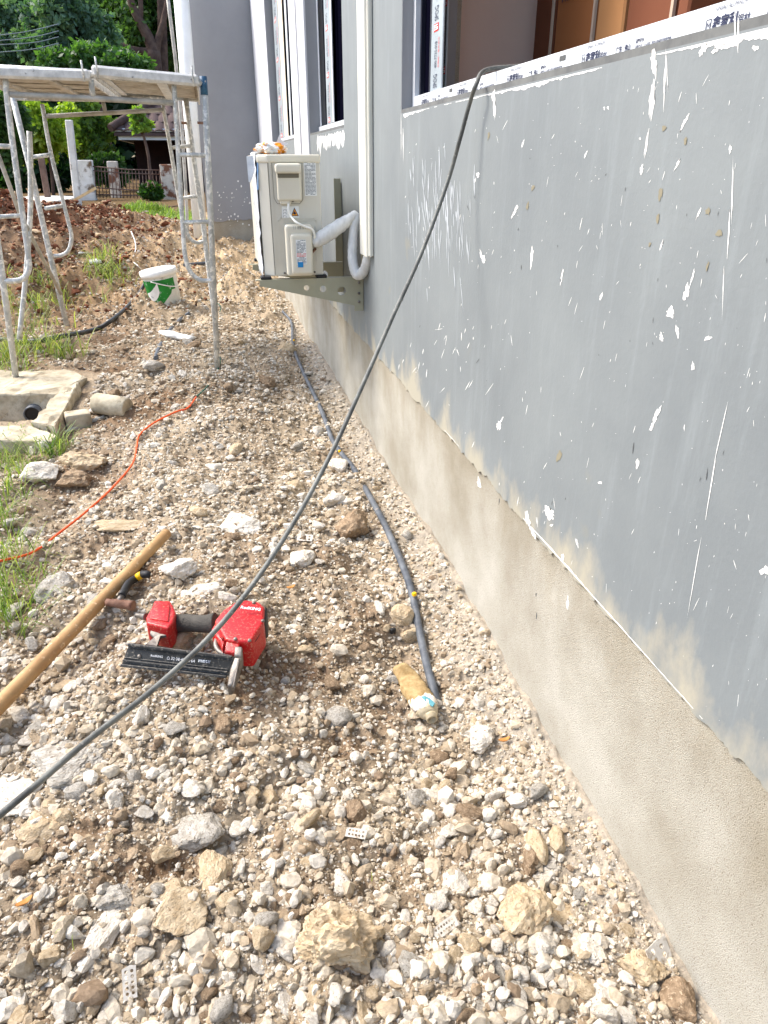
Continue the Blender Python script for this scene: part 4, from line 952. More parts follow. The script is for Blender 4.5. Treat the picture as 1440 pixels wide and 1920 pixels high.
def place_rock(px, py, w, h, kind, label, seed, sub=4, depth=None, rough=.08, planes=11, rotz=0., tilt=(0, 0), name='stone', sink=.35, group=None, hz=.6):
    p = G(px, py); s = (p-CO).dot(Vector((sy*cp, cy*cp, -sp)))/F
    rx = w*s/2; ry = depth/2 if depth else h*s/2*1.05; rz = min(rx, ry)*hz
    me = rock_mesh(sub, seed, rough, planes); me.materials.append(SM[kind]); o = bpy.data.objects.new(name, me); link(o)
    o.scale = (rx*1.1, ry*1.1, rz*1.1); o.rotation_euler = (tilt[0], tilt[1], R(-YAW)+rotz); o.location = (p.x, p.y, float(gz0(p.x, p.y))+rz*(1-2*sink))
    tag(o, label, 'stone', group); KEEP.append((p.x, p.y, max(rx, ry)*.85)); return o
BIG = [(640, 1790, 190, 125, 'tan', 'largest crusty tan lump of hardened soil at the bottom centre', .17, 0, 1.05),
       (335, 1712, 92, 96, 'tan', 'smooth tan boulder-shaped stone left of the bottom centre', .05, .6, .6),
       (188, 1765, 66, 104, 'pale', 'white pointed flat stone standing left of the smooth tan stone', .05, -.3, .5),
       (372, 1556, 78, 88, 'grey', 'rough oval grey cement lump below the hose', .07, .6, .6),
       (985, 1722, 84, 92, 'tan', 'knobbly tan lump beside the half-buried flat slab on the right', .12, 0, .8),
       (1046, 1712, 90, 74, 'tan', 'smooth half-buried tan slab right of the knobbly lump', .03, -.5, .3),
       (130, 1432, 160, 100, 'grey', 'broad flat grey concrete slab lying under the hose at left', .07, .35, .3),
       (30, 1500, 90, 120, 'pale', 'pale slab at the left edge just under the hose end', .06, .7, .4),
       (901, 1391, 56, 54, 'pale', 'white rough stone right of the crushed bottle', .09, 0, .7),
       (1022, 1650, 76, 34, 'pale', 'long slim pale stone lying crosswise above the flat shard', .05, .5, .7),
       (1036, 1670, 66, 18, 'grey', 'thin flat cream shard just under the long slim stone', .02, .25, .4),
       (1010, 1590, 32, 66, 'tan', 'slender tan stone standing by the wall above the slim stones', .05, .3, .8),
       (1046, 1580, 30, 56, 'tan', 'wedge-shaped tan stone nearest the wall above the slim stones', .04, -.2, .8),
       (990, 1612, 34, 60, 'brown', 'brown rounded stone left of the slender tan stones', .07, 0, .8),
       (858, 1655, 52, 44, 'pale', 'pale flat-topped stone right of centre near the bottom', .05, .2, .6),
       (809, 1498, 42, 36, 'pale', 'white triangular pebble-like stone right of centre', .03, 0, .7),
       (664, 1527, 46, 50, 'brown', 'round brown clod at the centre of the lower rubble', .05, 0, .8),
       (664, 1000, 56, 62, 'brown', 'upright brown clod between the hose and the wall conduit', .10, 0, 1.1),
       (448, 992, 90, 52, 'pale', 'pale slanting slab above the red nail gun right of the stick', .06, -.4, .6),
       (338, 1075, 66, 50, 'pale', 'white jagged stone just right of the wooden stick', .08, 0, .7),
       (392, 1108, 62, 40, 'pale', 'low flat pale stone behind the grip of the nail gun', .06, .3, .5),
       (236, 985, 120, 36, 'tan', 'long flat stone above the end of the wooden stick', .05, .1, .4),
       (424, 1122, 36, 25, 'pale', 'small white stone touching the red head of the nail gun', .05, 0, .8),
       (337, 1206, 56, 42, 'tan', 'tan stone inside the opening of the nail gun', .07, 0, .9),
       (378, 1204, 28, 30, 'tan', 'smaller stone inside the opening of the nail gun', .07, 0, 1.),
       (104, 1112, 62, 60, 'grey', 'grey-white boulder left of the stick beside the grass', .07, 0, .8),
       (140, 905, 70, 44, 'brown', 'brown split clod left of the orange cord', .11, 0, .8),
       (78, 896, 68, 50, 'pale', 'white boulder lying in the grass at left', .06, 0, .7),
       (150, 872, 70, 44, 'tan', 'pale brown clod just behind the brown split clod', .11, 0, .8),
       (562, 1052, 44, 50, 'pale', 'white crumpled lump beside the hose above the nail gun', .12, 0, .8),
       (1278, 1890, 66, 74, 'brown', 'brown smooth stone against the wall in the bottom right corner', .05, 0, .9),
       (1204, 1828, 76, 68, 'tan', 'tan rough lump near the wall at bottom right', .10, 0, .8),
       (1104, 1786, 66, 48, 'pale', 'whitish stone left of the perforated plastic at bottom right', .08, 0, .7),
       (1128, 1868, 56, 50, 'pale', 'white angular flake at the bottom right', .03, .3, .4),
       (962, 1876, 46, 60, 'grey', 'flat grey-green shard at the bottom right of centre', .02, .2, .25),
       (770, 1812, 50, 50, 'grey', 'grey stone right of the large crusty lump', .06, 0, .7),
       (800, 1835, 16, 50, 'pale', 'narrow white chip right of the grey stone', .03, -.2, .6),
       (70, 1555, 60, 66, 'tan', 'tan flat stone at left below the pale slab', .05, .5, .5),
       (120, 1540, 40, 36, 'tan', 'ochre-spotted stone beside the tan flat stone at left', .06, 0, .9),
       (402, 1640, 52, 90, 'tan', 'tall tan stone above the smooth tan boulder', .09, .1, .8),
       (332, 1682, 50, 44, 'tan', 'ochre stone touching the top of the smooth tan boulder', .07, 0, .9),
       (225, 1690, 74, 56, 'grey', 'pair-like knobbly grey lump above the white pointed stone', .12, 0, .8),
       (500, 1668, 30, 36, 'pale', 'pale rounded stone above the crusty lump', .06, 0, .8),
       (640, 1660, 42, 50, 'pale', 'pale wedge stone above the largest crusty lump', .06, .4, .7),
       (286, 690, 36, 26, 'grey', 'squared pale block on the soil behind the orange cord', .02, .3, .7),
       (284, 836, 30, 18, 'pale', 'flat white stone on the soil near the orange cord', .05, 0, .6),
       (790, 1370, 26, 30, 'pale', 'white pebble just below the mouth of the crushed bottle', .05, 0, .7),
       (770, 1195, 32, 30, 'tan', 'ribbed tan stone beside the conduit', .05, .3, .9),
       (752, 1160, 36, 44, 'tan', 'rounded tan lump beside the conduit', .07, 0, .9),
       (1240, 1768, 30, 24, 'pale', 'white stone against the foot of the wall', .07, 0, .8),
       (1075, 1840, 70, 44, 'tan', 'tan flat slab with white lump at bottom right', .04, -.6, .4)]
for i, (px, py, w, h, kd, lab, rg, rz, hz) in enumerate(BIG):
    place_rock(px, py, w, h, kd, lab, 900+i, 5 if w*h > 12000 else (4 if w*h > 2200 else 3), rough=rg, rotz=rz, hz=hz, planes=(26 if i == 0 else 11))
# the other stones large enough to pick out
protos = [rock_mesh(3, 1300+i, .06, 7+i % 3) for i in range(26)]
for i, me in enumerate(protos): me.materials.append(SM['pale'])
cnt = 0; tries = 0; NS = 240
DESC = {'pale': 'whitish angular limestone piece', 'tan': 'sandy tan broken stone', 'brown': 'brown earthy clod', 'grey': 'grey lump of broken cement'}
LAND = [(640, 1790, 'beside the large crusty lump'), (335, 1712, 'around the smooth tan stone'), (100, 1780, 'in the bottom left corner'), (243, 1842, 'near the perforated strip at bottom left'),
        (985, 1740, 'near the knobbly tan lump'), (1204, 1840, 'by the wall at bottom right'), (835, 1738, 'near the translucent perforated strip'), (850, 1880, 'at the bottom edge right of the crusty lump'),
        (440, 1890, 'at the bottom edge left of the crusty lump'), (130, 1432, 'around the broad slab under the hose'), (372, 1556, 'near the oval grey cement lump'), (664, 1540, 'near the round brown clod'),
        (901, 1400, 'near the white rough stone by the bottle'), (1010, 1600, 'near the slender stones by the wall'), (560, 1380, 'on the brown soil below the nail gun'), (785, 1300, 'around the crushed bottle'),
        (560, 1180, 'right of the nail gun'), (200, 1200, 'between the wooden stick and the nail gun'), (660, 1040, 'around the upright brown clod'), (400, 1050, 'above the nail gun'), (500, 900, 'left of the hose in mid picture'),
        (150, 1000, 'near the orange cord'), (740, 950, 'between the conduit and the wall'), (350, 840, 'right of the orange cord'), (480, 720, 'in the rubble under the scaffold post'), (250, 700, 'on the soil right of the pit')]
while cnt < NS and tries < 6000:
    tries += 1
    py = 1915-(1915-640)*random.random()**1.5; px = random.uniform(5, 1330); p = G(px, py)
    if p.x > W-.05 or not bool(ok(np.array([p.x]), np.array([p.y]))[0]): continue
    if any((p.x-a)**2+(p.y-b)**2 < (c+.01)**2 for a, b, c in KEEP): continue
    if 215 < px < 505 and 1110 < py < 1300: continue
    b = float(brownness(np.array([p.x]), np.array([p.y]))[0]); st = float(strip(p.x, p.y))
    if random.random() < st*.8 or (b > .5 and random.random() < .55): continue
    s = (p-CO).dot(Vector((sy*cp, cy*cp, -sp)))/F; wpx = random.choice((20, 24, 28, 34, 42))*random.uniform(.85, 1.15)*(1.0 if py > 1350 else .85)
    kd = random.choices(('pale', 'tan', 'brown', 'grey'), (.45-.3*b, .25, .12+.4*b, .18))[0]
    o = bpy.data.objects.new('stone', protos[cnt % 26]); link(o); o.material_slots[0].link = 'OBJECT'; o.material_slots[0].material = SM[kd]
    r_ = wpx*s/2; hz = random.uniform(.45, .85); asp = random.uniform(.55, .95)
    o.scale = (r_*1.1, r_*1.1*asp, r_*1.1*hz*.9); o.rotation_euler = (random.uniform(-.4, .4), random.uniform(-.4, .4), random.uniform(0, 6.28)); o.location = (p.x, p.y, float(gz(p.x, p.y))+r_*hz*.35)
    near_l = min(LAND, key=lambda l: math.hypot(px-l[0], (py-l[1])*1.2)); sz = 'small ' if wpx < 27 else ('' if wpx < 36 else 'larger ')
    g = sz+DESC[kd]+(' '+near_l[2])
    tag(o, g, 'stone', g.replace('piece', 'pieces').replace('broken stone', 'broken stones').replace('clod', 'clods').replace('lump of', 'lumps of'))
    KEEP.append((p.x, p.y, r_*.8)); cnt += 1
print('stones', cnt, tries)
# dirt clods of the mound
def clods():
    n = 14000; x = rng.uniform(-6.5, .1, n*2); y = rng.uniform(7., 13.5, n*2); k = (redness(x, y)+.12 > rng.random(n*2)) & (x > -.62-.5*y); x, y = x[k][:n], y[k][:n]
    size = .034*rng.lognormal(0, .5, len(x)); size = np.clip(size, .015, .11); c = RED*rng.uniform(.7, 2.2, (len(x), 1)); w_ = rng.random(len(x)) < .25; c[w_] = np.array(rgb(196, 170, 136))
    return scatter(x, y, size, BANK1, .3, palette=c, zfun=gz)
Vs, Fs, Cs = clods(); o = mesh_obj('soil_clods', np_mesh('soil_clods', Vs, Fs, Cs), M['pebble']); tag(o, 'crumbly red-brown soil clods of the dug heap behind the scaffold', 'soil', kind='stuff')
# concrete drum core and block by the pit
cb = G(212, 775); o = lathe('concrete_cylinder', [(.0001, -.10), (.052, -.10), (.056, -.094), (.058, 0), (.055, .094), (.05, .10), (.0001, .10)], cb+Vector((0, 0, .045)), M['concrete'], None, axis=(.8, -.42, -.06), seg=28); tag(o, 'pale concrete cylinder lying right of the pit rim', 'concrete block')
for pol in o.data.polygons:
    if pol.index < 28 or pol.index >= 5*28: pol.use_smooth = False
cb = G(150, 794); o = box('concrete_block', (cb.x-.07, cb.y-.05, cb.z-.04), (cb.x+.06, cb.y+.05, cb.z+.065), M['concrete'], None, .014, 2, rot=Matrix.Rotation(.25, 3, 'Z')); tag(o, 'small squared concrete block between the pit rim and the cylinder', 'concrete block')

# ------------------------------------------------------------------ cables, pipes, cord
def gline(pts, dz): return [G(a, b, dz) for a, b in pts]
# hose hanging from the sill down across the picture
hp = [(FX+.22, onX(958, 118, FX).y, S0+.075), (FX+.07, onX(935, 124, FX).y, S0+.062)]
P = [Vector(h) for h in hp]+[onX(912, 131, FX-.025), onX(893, 158, W-.028), onX(880, 196, W-.034), onX(862, 262, W-.05), onX(838, 345, W-.075)]
P += [onS(790, 475, 1.86), onS(738, 590, 1.78), onS(680, 722, 1.70), onS(625, 842, 1.62), onS(560, 964, 1.54), onS(480, 1088, 1.46), onS(395, 1192, 1.38), onS(290, 1290, 1.30), onS(165, 1388, 1.18), onS(60, 1478, 1.08), onS(-60, 1572, 1.0), onS(-260, 1690, .95)]
o = tube('rubber_hose', P, .0053, M['hose'], None, 14, 8); tag(o, 'long grey hose hanging from the window sill across to the lower left', 'hose')
# conduit along the foot of the wall
cp_ = [(530, 584), (546, 604), (549, 640), (556, 668), (572, 705), (590, 742), (607, 780), (622, 822), (640, 850), (664, 880), (694, 932), (722, 985), (750, 1048), (772, 1110), (786, 1180), (800, 1245), (815, 1300), (826, 1345)]
o = tube('conduit_pipe', gline(cp_, .020)[:-1]+[G(829, 1362, -.02)], [.011, .012, .0125, .0125, .0125, .0125, .0125], M['conduit'], None, 14, 6); tag(o, 'dusty dark grey conduit snaking along the foot of the wall', 'conduit')
for px, py in ((777, 1114), (637, 846), (578, 712), (551, 638)):
    p = G(px, py, .032); b_ = box('yellow_clip', (p.x-.007, p.y-.006, p.z-.006), (p.x+.006, p.y+.006, p.z+.006), M['yellow'], None, .003, 2, rot=Matrix.Rotation(.5, 3, 'Z')); tag(b_, {777: 'yellow plastic clip on the conduit right of the nail gun', 637: 'yellow clip on the conduit where the hose crosses it', 578: 'small yellow clip on the conduit below the air conditioner', 551: 'tiny yellow clip farthest along the conduit'}[px], 'clip')
o = tube('orange_cord', gline([(-30, 1062), (0, 1052), (60, 1036), (110, 1000), (170, 952), (215, 910), (248, 870), (256, 840), (262, 815), (290, 792), (330, 772), (352, 765), (368, 744)], .022), .0045, M['orange'], None, 8, 6); tag(o, 'orange cord winding over the rubble on the left', 'cord')
o = tube('green_wire', gline([(368, 744), (388, 725), (405, 700), (413, 675), (408, 640), (412, 590), (410, 570), (372, 556)], .024), .0045, M['greenwire'], None, 8, 6); tag(o, 'thin green wire curling round the foot of the right scaffold post', 'wire')
o = tube('black_pipe', gline([(-40, 634), (0, 636), (60, 640), (120, 630), (178, 618), (210, 600), (240, 574), (262, 548), (272, 530)], .045), [.019, .019, .019, .017, .017], M['blackhose'], None, 12, 6); tag(o, 'black pipe lying on the soil from the left edge to the bucket', 'pipe')
o = tube('grey_pipe_piece', gline([(292, 672), (300, 650), (318, 620), (340, 598), (356, 586)], .012), .017, M['conduit'], None, 12, 5); tag(o, 'short grey pipe half buried beneath the white plastic scrap', 'pipe')
o = tube('grey_pipe_piece', gline([(345, 497), (375, 494), (400, 493)], .015), .018, M['conduit'], None, 10, 4); tag(o, 'dark pipe stub lying behind the bucket', 'pipe')
o = tube('grey_pipe_piece', gline([(418, 520), (432, 508), (440, 497)], .015), .018, M['conduit'], None, 10, 4); tag(o, 'short dark pipe piece right of the scaffold post', 'pipe')
o = tube('white_wire', gline([(246, 434), (254, 456), (253, 474), (246, 486), (258, 498), (270, 510)], .02), .006, M['pvc'], None, 6, 5); tag(o, 'thin white wire curling on the soil behind the bucket', 'wire')
o = tube('thin_rod', gline([(250, 396), (290, 391), (335, 386)], .03), .012, M['iron'], None, 6, 4); tag(o, 'thin purple-grey rod lying on the ground before the gate', 'rod')
# small grey pipe by the block
o = tube('grey_pipe_piece', gline([(120, 812), (160, 795), (196, 782)], .01), .012, M['galv2'], None, 8, 3); tag(o, 'thin pale pipe lying beside the concrete cylinder', 'pipe')

# ------------------------------------------------------------------ wooden stick
sa, sb = onS(318, 995, 1), onS(-60, 1385, 1); g_a = G(312, 1000, .05); g_b = G(-30, 1352, .05)
o = tube('wooden_handle', [g_a+(g_a-g_b)*.0, g_a+(g_b-g_a)*.5, g_b+(g_b-g_a)*.35], [.0188, .0196, .0204, .021], M['wood'], None, 20, 6); tag(o, 'round wooden tool handle lying on the rubble at the left', 'stick')
bm = bmesh.new()

# ------------------------------------------------------------------ hammer behind the stick
hm = thing('hammer', G(235, 1120), 'rusty claw hammer with a black and yellow grip lying behind the wooden stick', 'hammer')
tube('grip', [G(228, 1118, .05), G(240, 1095, .055), G(252, 1086, .055), G(258, 1082, .055)], .012, M['black'], hm, 10, 4)
tube('grip_band', [G(257, 1083, .055), G(266, 1077, .055)], .0125, M['yellow'], hm, 10)
tube('grip_end', [G(266, 1077, .055), G(276, 1077, .05), G(282, 1078, .045)], .012, M['black'], hm, 10)
tube('hammer_head', [G(200, 1130, .035), G(215, 1131, .037), G(232, 1133, .038), G(250, 1136, .038)], [.011, .012, .015, .0135, .016], M['rust'], hm, 12, 3)
tube('claw', [G(212, 1131, .038), G(200, 1126, .034), G(190, 1124, .024)], [.010, .007, .003], M['rust'], hm, 8, 3)
tube('neck', [G(222, 1130, .04), G(229, 1117, .048)], .010, M['steel'], hm, 8)

# ------------------------------------------------------------------ nail gun
g0 = G(360, 1210); zg = g0.z+.012
gun = thing('nail_gun', (g0.x, g0.y, g0.z), 'red and black pneumatic nail gun lying on the rubble at the left of centre', 'nail gun')
def gp(u, v, h): px = 200+u/4.5; py = 1090+v/4.5; p = onZ(px, py, zg+h); return p
def gpoly(uv, h): return [gp(u, v, h if not isinstance(h, list) else h[i]) for i, (u, v) in enumerate(uv)]
def gblock(name, uv, hs, down, m_, bev=.006, seg=3, smooth=True):
    """top face measured in the picture at heights hs, dropped by down"""
    P_ = [gp(u, v, h) for (u, v), h in zip(uv, hs)]
    return prism(name, P_, (0, .0, -down), m_, gun, bev, seg, smooth)
# engine housing (right)
hd = gblock('engine_housing', [(1180, 150), (1290, 170), (1335, 215), (1325, 340), (1222, 505), (1075, 500), (1000, 485), (950, 395), (905, 330), (985, 235), (1090, 165)], [.105, .100, .095, .092, .086, .086, .086, .088, .088, .098, .105], .085, M['gunred'], .010, 4)
cap_ = gblock('cylinder_cap', [(1335, 205), (1356, 225), (1350, 320), (1330, 338)], [.09, .085, .08, .085], .06, M['black'], .004, 2)
gblock('housing_shoulder', [(880, 400), (930, 325), (1010, 340), (1045, 420), (1000, 500), (975, 560), (958, 500), (920, 455)], [.080]*8, .05, M['gunred'], .008, 3)
gblock('nose_housing', [(1005, 500), (1125, 520), (1115, 610), (985, 590)], [.078, .078, .066, .066], .045, M['gunred'], .005, 3)
gblock('nose_clamp', [(1080, 545), (1145, 550), (1140, 630), (1075, 625)], [.086, .086, .074, .074], .045, M['steel'], .004, 2)
gblock('nose_guide', [(1085, 620), (1140, 630), (1110, 740), (1060, 880), (1015, 880), (1040, 740)], [.07, .07, .055, .03, .03, .05], .03, M['steel'], .004, 2)
gblock('contact_arm', [(1110, 640), (1128, 645), (1078, 890), (1058, 888)], [.078, .078, .04, .04], .012, M['steel'], .002, 1)
tube('trigger_guard', [gp(945, 425, .06), gp(930, 480, .06), gp(920, 540, .058), gp(960, 600, .055), gp(1060, 632, .052)], .006, M['steel'], gun, 10, 6)
tube('trigger', [gp(965, 410, .06), gp(968, 440, .055), gp(950, 480, .05)], .006, M['steel'], gun, 8, 4)
# grip
tube('grip', [gp(590, 355, .045), gp(700, 352, .05), gp(820, 358, .055), gp(920, 350, .06)], [.026, .025, .0235, .025, .028], M['grip'], gun, 22, 6)
# rear housing (left)
gblock('rear_housing', [(400, 160), (535, 160), (560, 200), (585, 260), (560, 345), (520, 395), (335, 350), (330, 300), (385, 205)], [.085]*9, .070, M['gunred'], .007, 3)
gblock('rear_panel', [(412, 172), (520, 172), (535, 215), (520, 335), (362, 310), (375, 235)], [.089]*6, .008, M['gunred'], .003, 2)
tube('air_fitting', [gp(335, 300, .045), gp(290, 292, .042), gp(250, 285, .040)], [.011, .010, .007, .007], M['steel'], gun, 12, 3)
gblock('rear_bracket', [(375, 395), (505, 410), (500, 455), (455, 460), (425, 545), (325, 530), (400, 470), (365, 440)], [.065, .065, .06, .058, .05, .05, .055, .06], .008, M['steel'], .001, 1, False)
for u, v in ((402, 408), (478, 420)): lathe('screw', [(.0001, .004), (.004, .004), (.005, 0)], gp(u, v, .064), M['steel'], gun, seg=10)
for u, v, h in ((1240, 178, .102), (1318, 330, .094), (1205, 495, .088), (1085, 482, .088)): lathe('screw', [(.0001, .002), (.004, .002), (.005, 0), (.005, -.003)], gp(u, v, h), M['steel'], gun, seg=10)
tube('housing_seam', [gp(1150, 520, .070), gp(1235, 525, .070), gp(1300, 430, .072), gp(1340, 350, .074)], .0012, M['black'], gun, 6, 3)
tube('housing_seam', [gp(340, 392, .052), gp(420, 412, .052), gp(520, 432, .052)], .0010, M['black'], gun, 6, 2)
for k in range(7): tube('grip_rib', [gp(640+k*32, 325, .068), gp(652+k*32, 322, .069)], .0028, M['grip'], gun, 6)
# magazine: a channel with rails
A1, A2, A3, A4 = gp(185, 530, .060), gp(1075, 640, .060), gp(1030, 800, .012), gp(125, 700, .012)
nrm = (A2-A1).cross(A4-A1).normalized(); nrm = nrm if nrm.z > 0 else -nrm
prism('magazine', [A1, A2, A3, A4], -nrm*.022, M['gunblack'], gun, .003, 2)
def onmag(t, s, h=0.): 
    a = A1.lerp(A2, t); b = A4.lerp(A3, t); return a.lerp(b, s)+nrm*h
for s0_, s1_, h_ in ((-.06, .07, .007), (.17, .21, .003), (.62, .68, .003), (.74, .84, .006), (.96, 1.10, .008)):
    prism('magazine_rail', [onmag(.005, s0_, h_), onmag(.985, s0_, h_), onmag(.985, s1_, h_), onmag(.005, s1_, h_)], -nrm*(h_+.004), M['gunblack'], gun, .0012, 1)
prism('magazine_end', [onmag(-.035, .0, .004), onmag(.0, -.07, .004), onmag(.06, -.08, .006), onmag(.0, .08, .006)], -nrm*.014, M['steel'], gun, .002, 1)
mx = (A2-A1).normalized(); my = (A1-A4).normalized(); my = (my-mx*my.dot(mx)).normalized()
prism('name_plate', [onmag(.235, .35, .0012), onmag(.34, .35, .0012), onmag(.34, .47, .0012), onmag(.235, .47, .0012)], -nrm*.001, M['dscratch'], gun)
text('lettering', 'RedKING', .0085, onmag(.245, .46, .0018), mx, my, M['whiteprint'], gun)
prism('size_plate', [onmag(.69, .32, .0012), onmag(.80, .32, .0012), onmag(.80, .45, .0012), onmag(.69, .45, .0012)], -nrm*.001, M['sticker'], gun)
text('lettering', 'ST-64II', .0105, onmag(.70, .44, .0018), mx, my, M['ink'], gun, .0002)
text('lettering', '\u2302 32\u00b738\u00b745\u00b750\u00b764', .011, onmag(.40, .50, .0012), mx, my, M['whiteprint'], gun)
lathe('screw', [(.0001, .003), (.0045, .003), (.0055, 0)], onmag(.14, .52, .0005), M['steel'], gun, axis=nrm, seg=12)
# name on the housing
t1, t2 = gp(1128, 240, .106), gp(1272, 258, .102); tx = (t2-t1).normalized(); up_ = (gp(1130, 200, .106)-gp(1118, 240, .102)).normalized()
text('lettering', 'RedKING', .0138, t1+Vector((0, 0, .0050)), tx, (up_-tx*up_.dot(tx)), M['whiteprint'], gun, .0003)

# ------------------------------------------------------------------ litter
bt = thing('crushed_bottle', G(785, 1305), 'crushed plastic bottle wrapped in brown paper with a teal label beside the conduit end', 'bottle')
ax_ = (G(800, 1350)-G(755, 1255)).normalized()
def flat_tube(name, P_, rs, m_, squash=.55, parent=None, wob=.12, seg=20, curve=5, seed=1):
    P_ = catmull(P_, curve); rs = list(np.interp(np.linspace(0, 1, len(P_)), np.linspace(0, 1, len(rs)), rs)); V_, F_ = tube_vt(P_, rs, seg); r2 = random.Random(seed); V2 = []
    for i, v in enumerate(V_):
        c = P_[i//seg]; d_ = v-c; d_.z *= squash; V2.append(tuple(c+d_*(1+wob*(r2.random()-.5)*2)))
    me = bpy.data.meshes.new(name); me.from_pydata(V2, [], F_); me.shade_smooth(); return mesh_obj(name, me, m_, parent)
flat_tube('paper_wrap', [G(747, 1248, .03), G(768, 1275, .035), G(785, 1305, .035), G(795, 1318, .035)], [.022, .034, .036, .036, .034], M['paper'], .5, bt, .12, seed=4)
flat_tube('bottle_label', [G(790, 1312, .0352), G(796, 1322, .0352), G(799, 1328, .035)], [.0370, .037, .034], M['dirtyplastic'], .52, bt, .04, seed=5)
prism('label_print', [G(788, 1306, .0565), G(797, 1304, .0575), G(806, 1309, .057), G(816, 1318, .055), G(812, 1324, .055), G(803, 1320, .056), G(796, 1321, .056), G(797, 1314, .0568)], (0, 0, -.004), M['teal'], bt, .001, 1)
flat_tube('bottle_shoulder', [G(800, 1330, .034), G(805, 1338, .034), G(808, 1343, .034)], [.033, .026, .018], M['bottle'], .7, bt, .05, seed=6)
na, nb = G(807, 1341, .034), G(811, 1352, .032)
lathe('bottle_neck', [(.0155, -.012), (.0155, .0), (.0175, .002), (.0175, .005), (.0155, .007), (.0150, .016), (.0125, .0165), (.0120, .004), (.0001, .004)], na, M['bottle'], bt, axis=(nb-na), seg=24)
o = flat_tube('plastic_scrap', [G(304, 622, .03), G(318, 626, .03), G(340, 632, .03), G(362, 634, .025)], [.03, .052, .05, .03], M['white_plastic'], .45, None, .05, seed=8); tag(o, 'white hollow plastic scrap lying on the grey pipe piece', 'plastic scrap')
o = flat_tube('foam_scrap', [G(152, 474, .04), G(166, 478, .05), G(180, 492, .04)], [.03, .10, .06], M['white_plastic'], .35, None, .1, seed=9); tag(o, 'cream flat scrap on the soil beside the grass tuft', 'plastic scrap')
def perforated(px, py, wpx, hpx, rows, cols, ang, lab, tilt=.4):
    p = G(px, py, .02); s = (p-CO).dot(Vector((sy*cp, cy*cp, -sp)))/F; w_, h_ = wpx*s, hpx*s
    cu = bpy.data.curves.new('plate', 'CURVE'); cu.dimensions = '2D'; cu.fill_mode = 'BOTH'; cu.extrude = .0006
    def sp_(pts):
        q_ = cu.splines.new('POLY'); q_.points.add(len(pts)-1); q_.use_cyclic_u = True
        for i, (a, b) in enumerate(pts): q_.points[i].co = (a, b, 0, 1)
    sp_([(-w_/2, -h_/2), (w_/2*.9, -h_/2*.95), (w_/2, h_/2*.9), (w_*.1, h_/2), (-w_/2*.95, h_/2*.85)])
    r_ = min(w_/cols, h_/rows)*.27
    for i in range(cols):
        for j in range(rows):
            a = (-w_/2)*.8+w_*.8*(i+.5)/cols; b = -h_/2*.8+h_*.8*(j+.5)/rows; sp_([(a+r_*math.cos(2*math.pi*k/12), b+r_*math.sin(2*math.pi*k/12)) for k in range(12)])
    o = bpy.data.objects.new('tmp', cu); COL.objects.link(o); bpy.context.view_layer.update(); me = bpy.data.meshes.new_from_object(o.evaluated_get(bpy.context.evaluated_depsgraph_get())); bpy.data.objects.remove(o); bpy.data.curves.remove(cu)
    me.materials.clear(); me.materials.append(M['dirtyplastic']); o = bpy.data.objects.new('perforated_plastic', me); link(o); o.location = p; o.rotation_euler = (tilt, .1, ang); tag(o, lab, 'plastic scrap', 'perforated plastic scraps'); KEEP.append((p.x, p.y, max(w_, h_)*.5)); return o
perforated(243, 1842, 26, 56, 5, 2, .15, 'narrow white perforated plastic strip at the bottom left', .7)
perforated(668, 1562, 40, 18, 2, 5, -.35, 'small white perforated scrap under the round brown clod')
perforated(835, 1738, 60, 22, 2, 7, .45, 'translucent perforated strip right of centre near the bottom')
perforated(1238, 1795, 60, 56, 3, 2, .35, 'squarish white perforated plastic piece against the wall at bottom right', .8)
perforated(572, 1008, 30, 16, 2, 3, -.2, 'small white perforated scrap between the hose and the upright clod')
p = G(1003, 1480, .014); o = box('blue_cap', (p.x-.008, p.y-.004, p.z-.006), (p.x+.008, p.y+.004, p.z+.008), M['lblue'], None, .002, 1); tag(o, 'tiny bright blue plastic fragment near the wall', 'plastic scrap')
p = G(737, 1183, .014); o = box('black_fitting', (p.x-.009, p.y-.006, p.z-.008), (p.x+.009, p.y+.006, p.z+.010), M['black'], None, .003, 1, rot=Matrix.Rotation(.4, 3, 'Z')); tag(o, 'tiny black fitting beside the rounded tan lump', 'plastic scrap')
M['dryleaf'] = mat('dry_leaf', rgb(170, 110, 50), rgb(196, 140, 76), 20, .8)
for px, py, a_, lab in ((545, 1100, .3, 'dry orange-brown leaf on the rubble above the nail gun'), (670, 970, .2, 'dry leaf on top of the upright brown clod'), (945, 1386, .1, 'dry brown leaf beside the white rough stone'), (45, 1690, .5, 'cream dry leaf at the left edge of the rubble')):
    p = G(px, py, .022); pts = [(p.x+.016*math.cos(t_)*math.cos(a_)-.006*math.sin(t_)*math.sin(a_), p.y+.016*math.cos(t_)*math.sin(a_)+.006*math.sin(t_)*math.cos(a_), p.z+.003*math.cos(2*t_)) for t_ in [2*math.pi*k/10 for k in range(10)]]
    o = prism('dry_leaf', pts, (0, 0, .0012), M['dryleaf']); tag(o, lab, 'leaf')

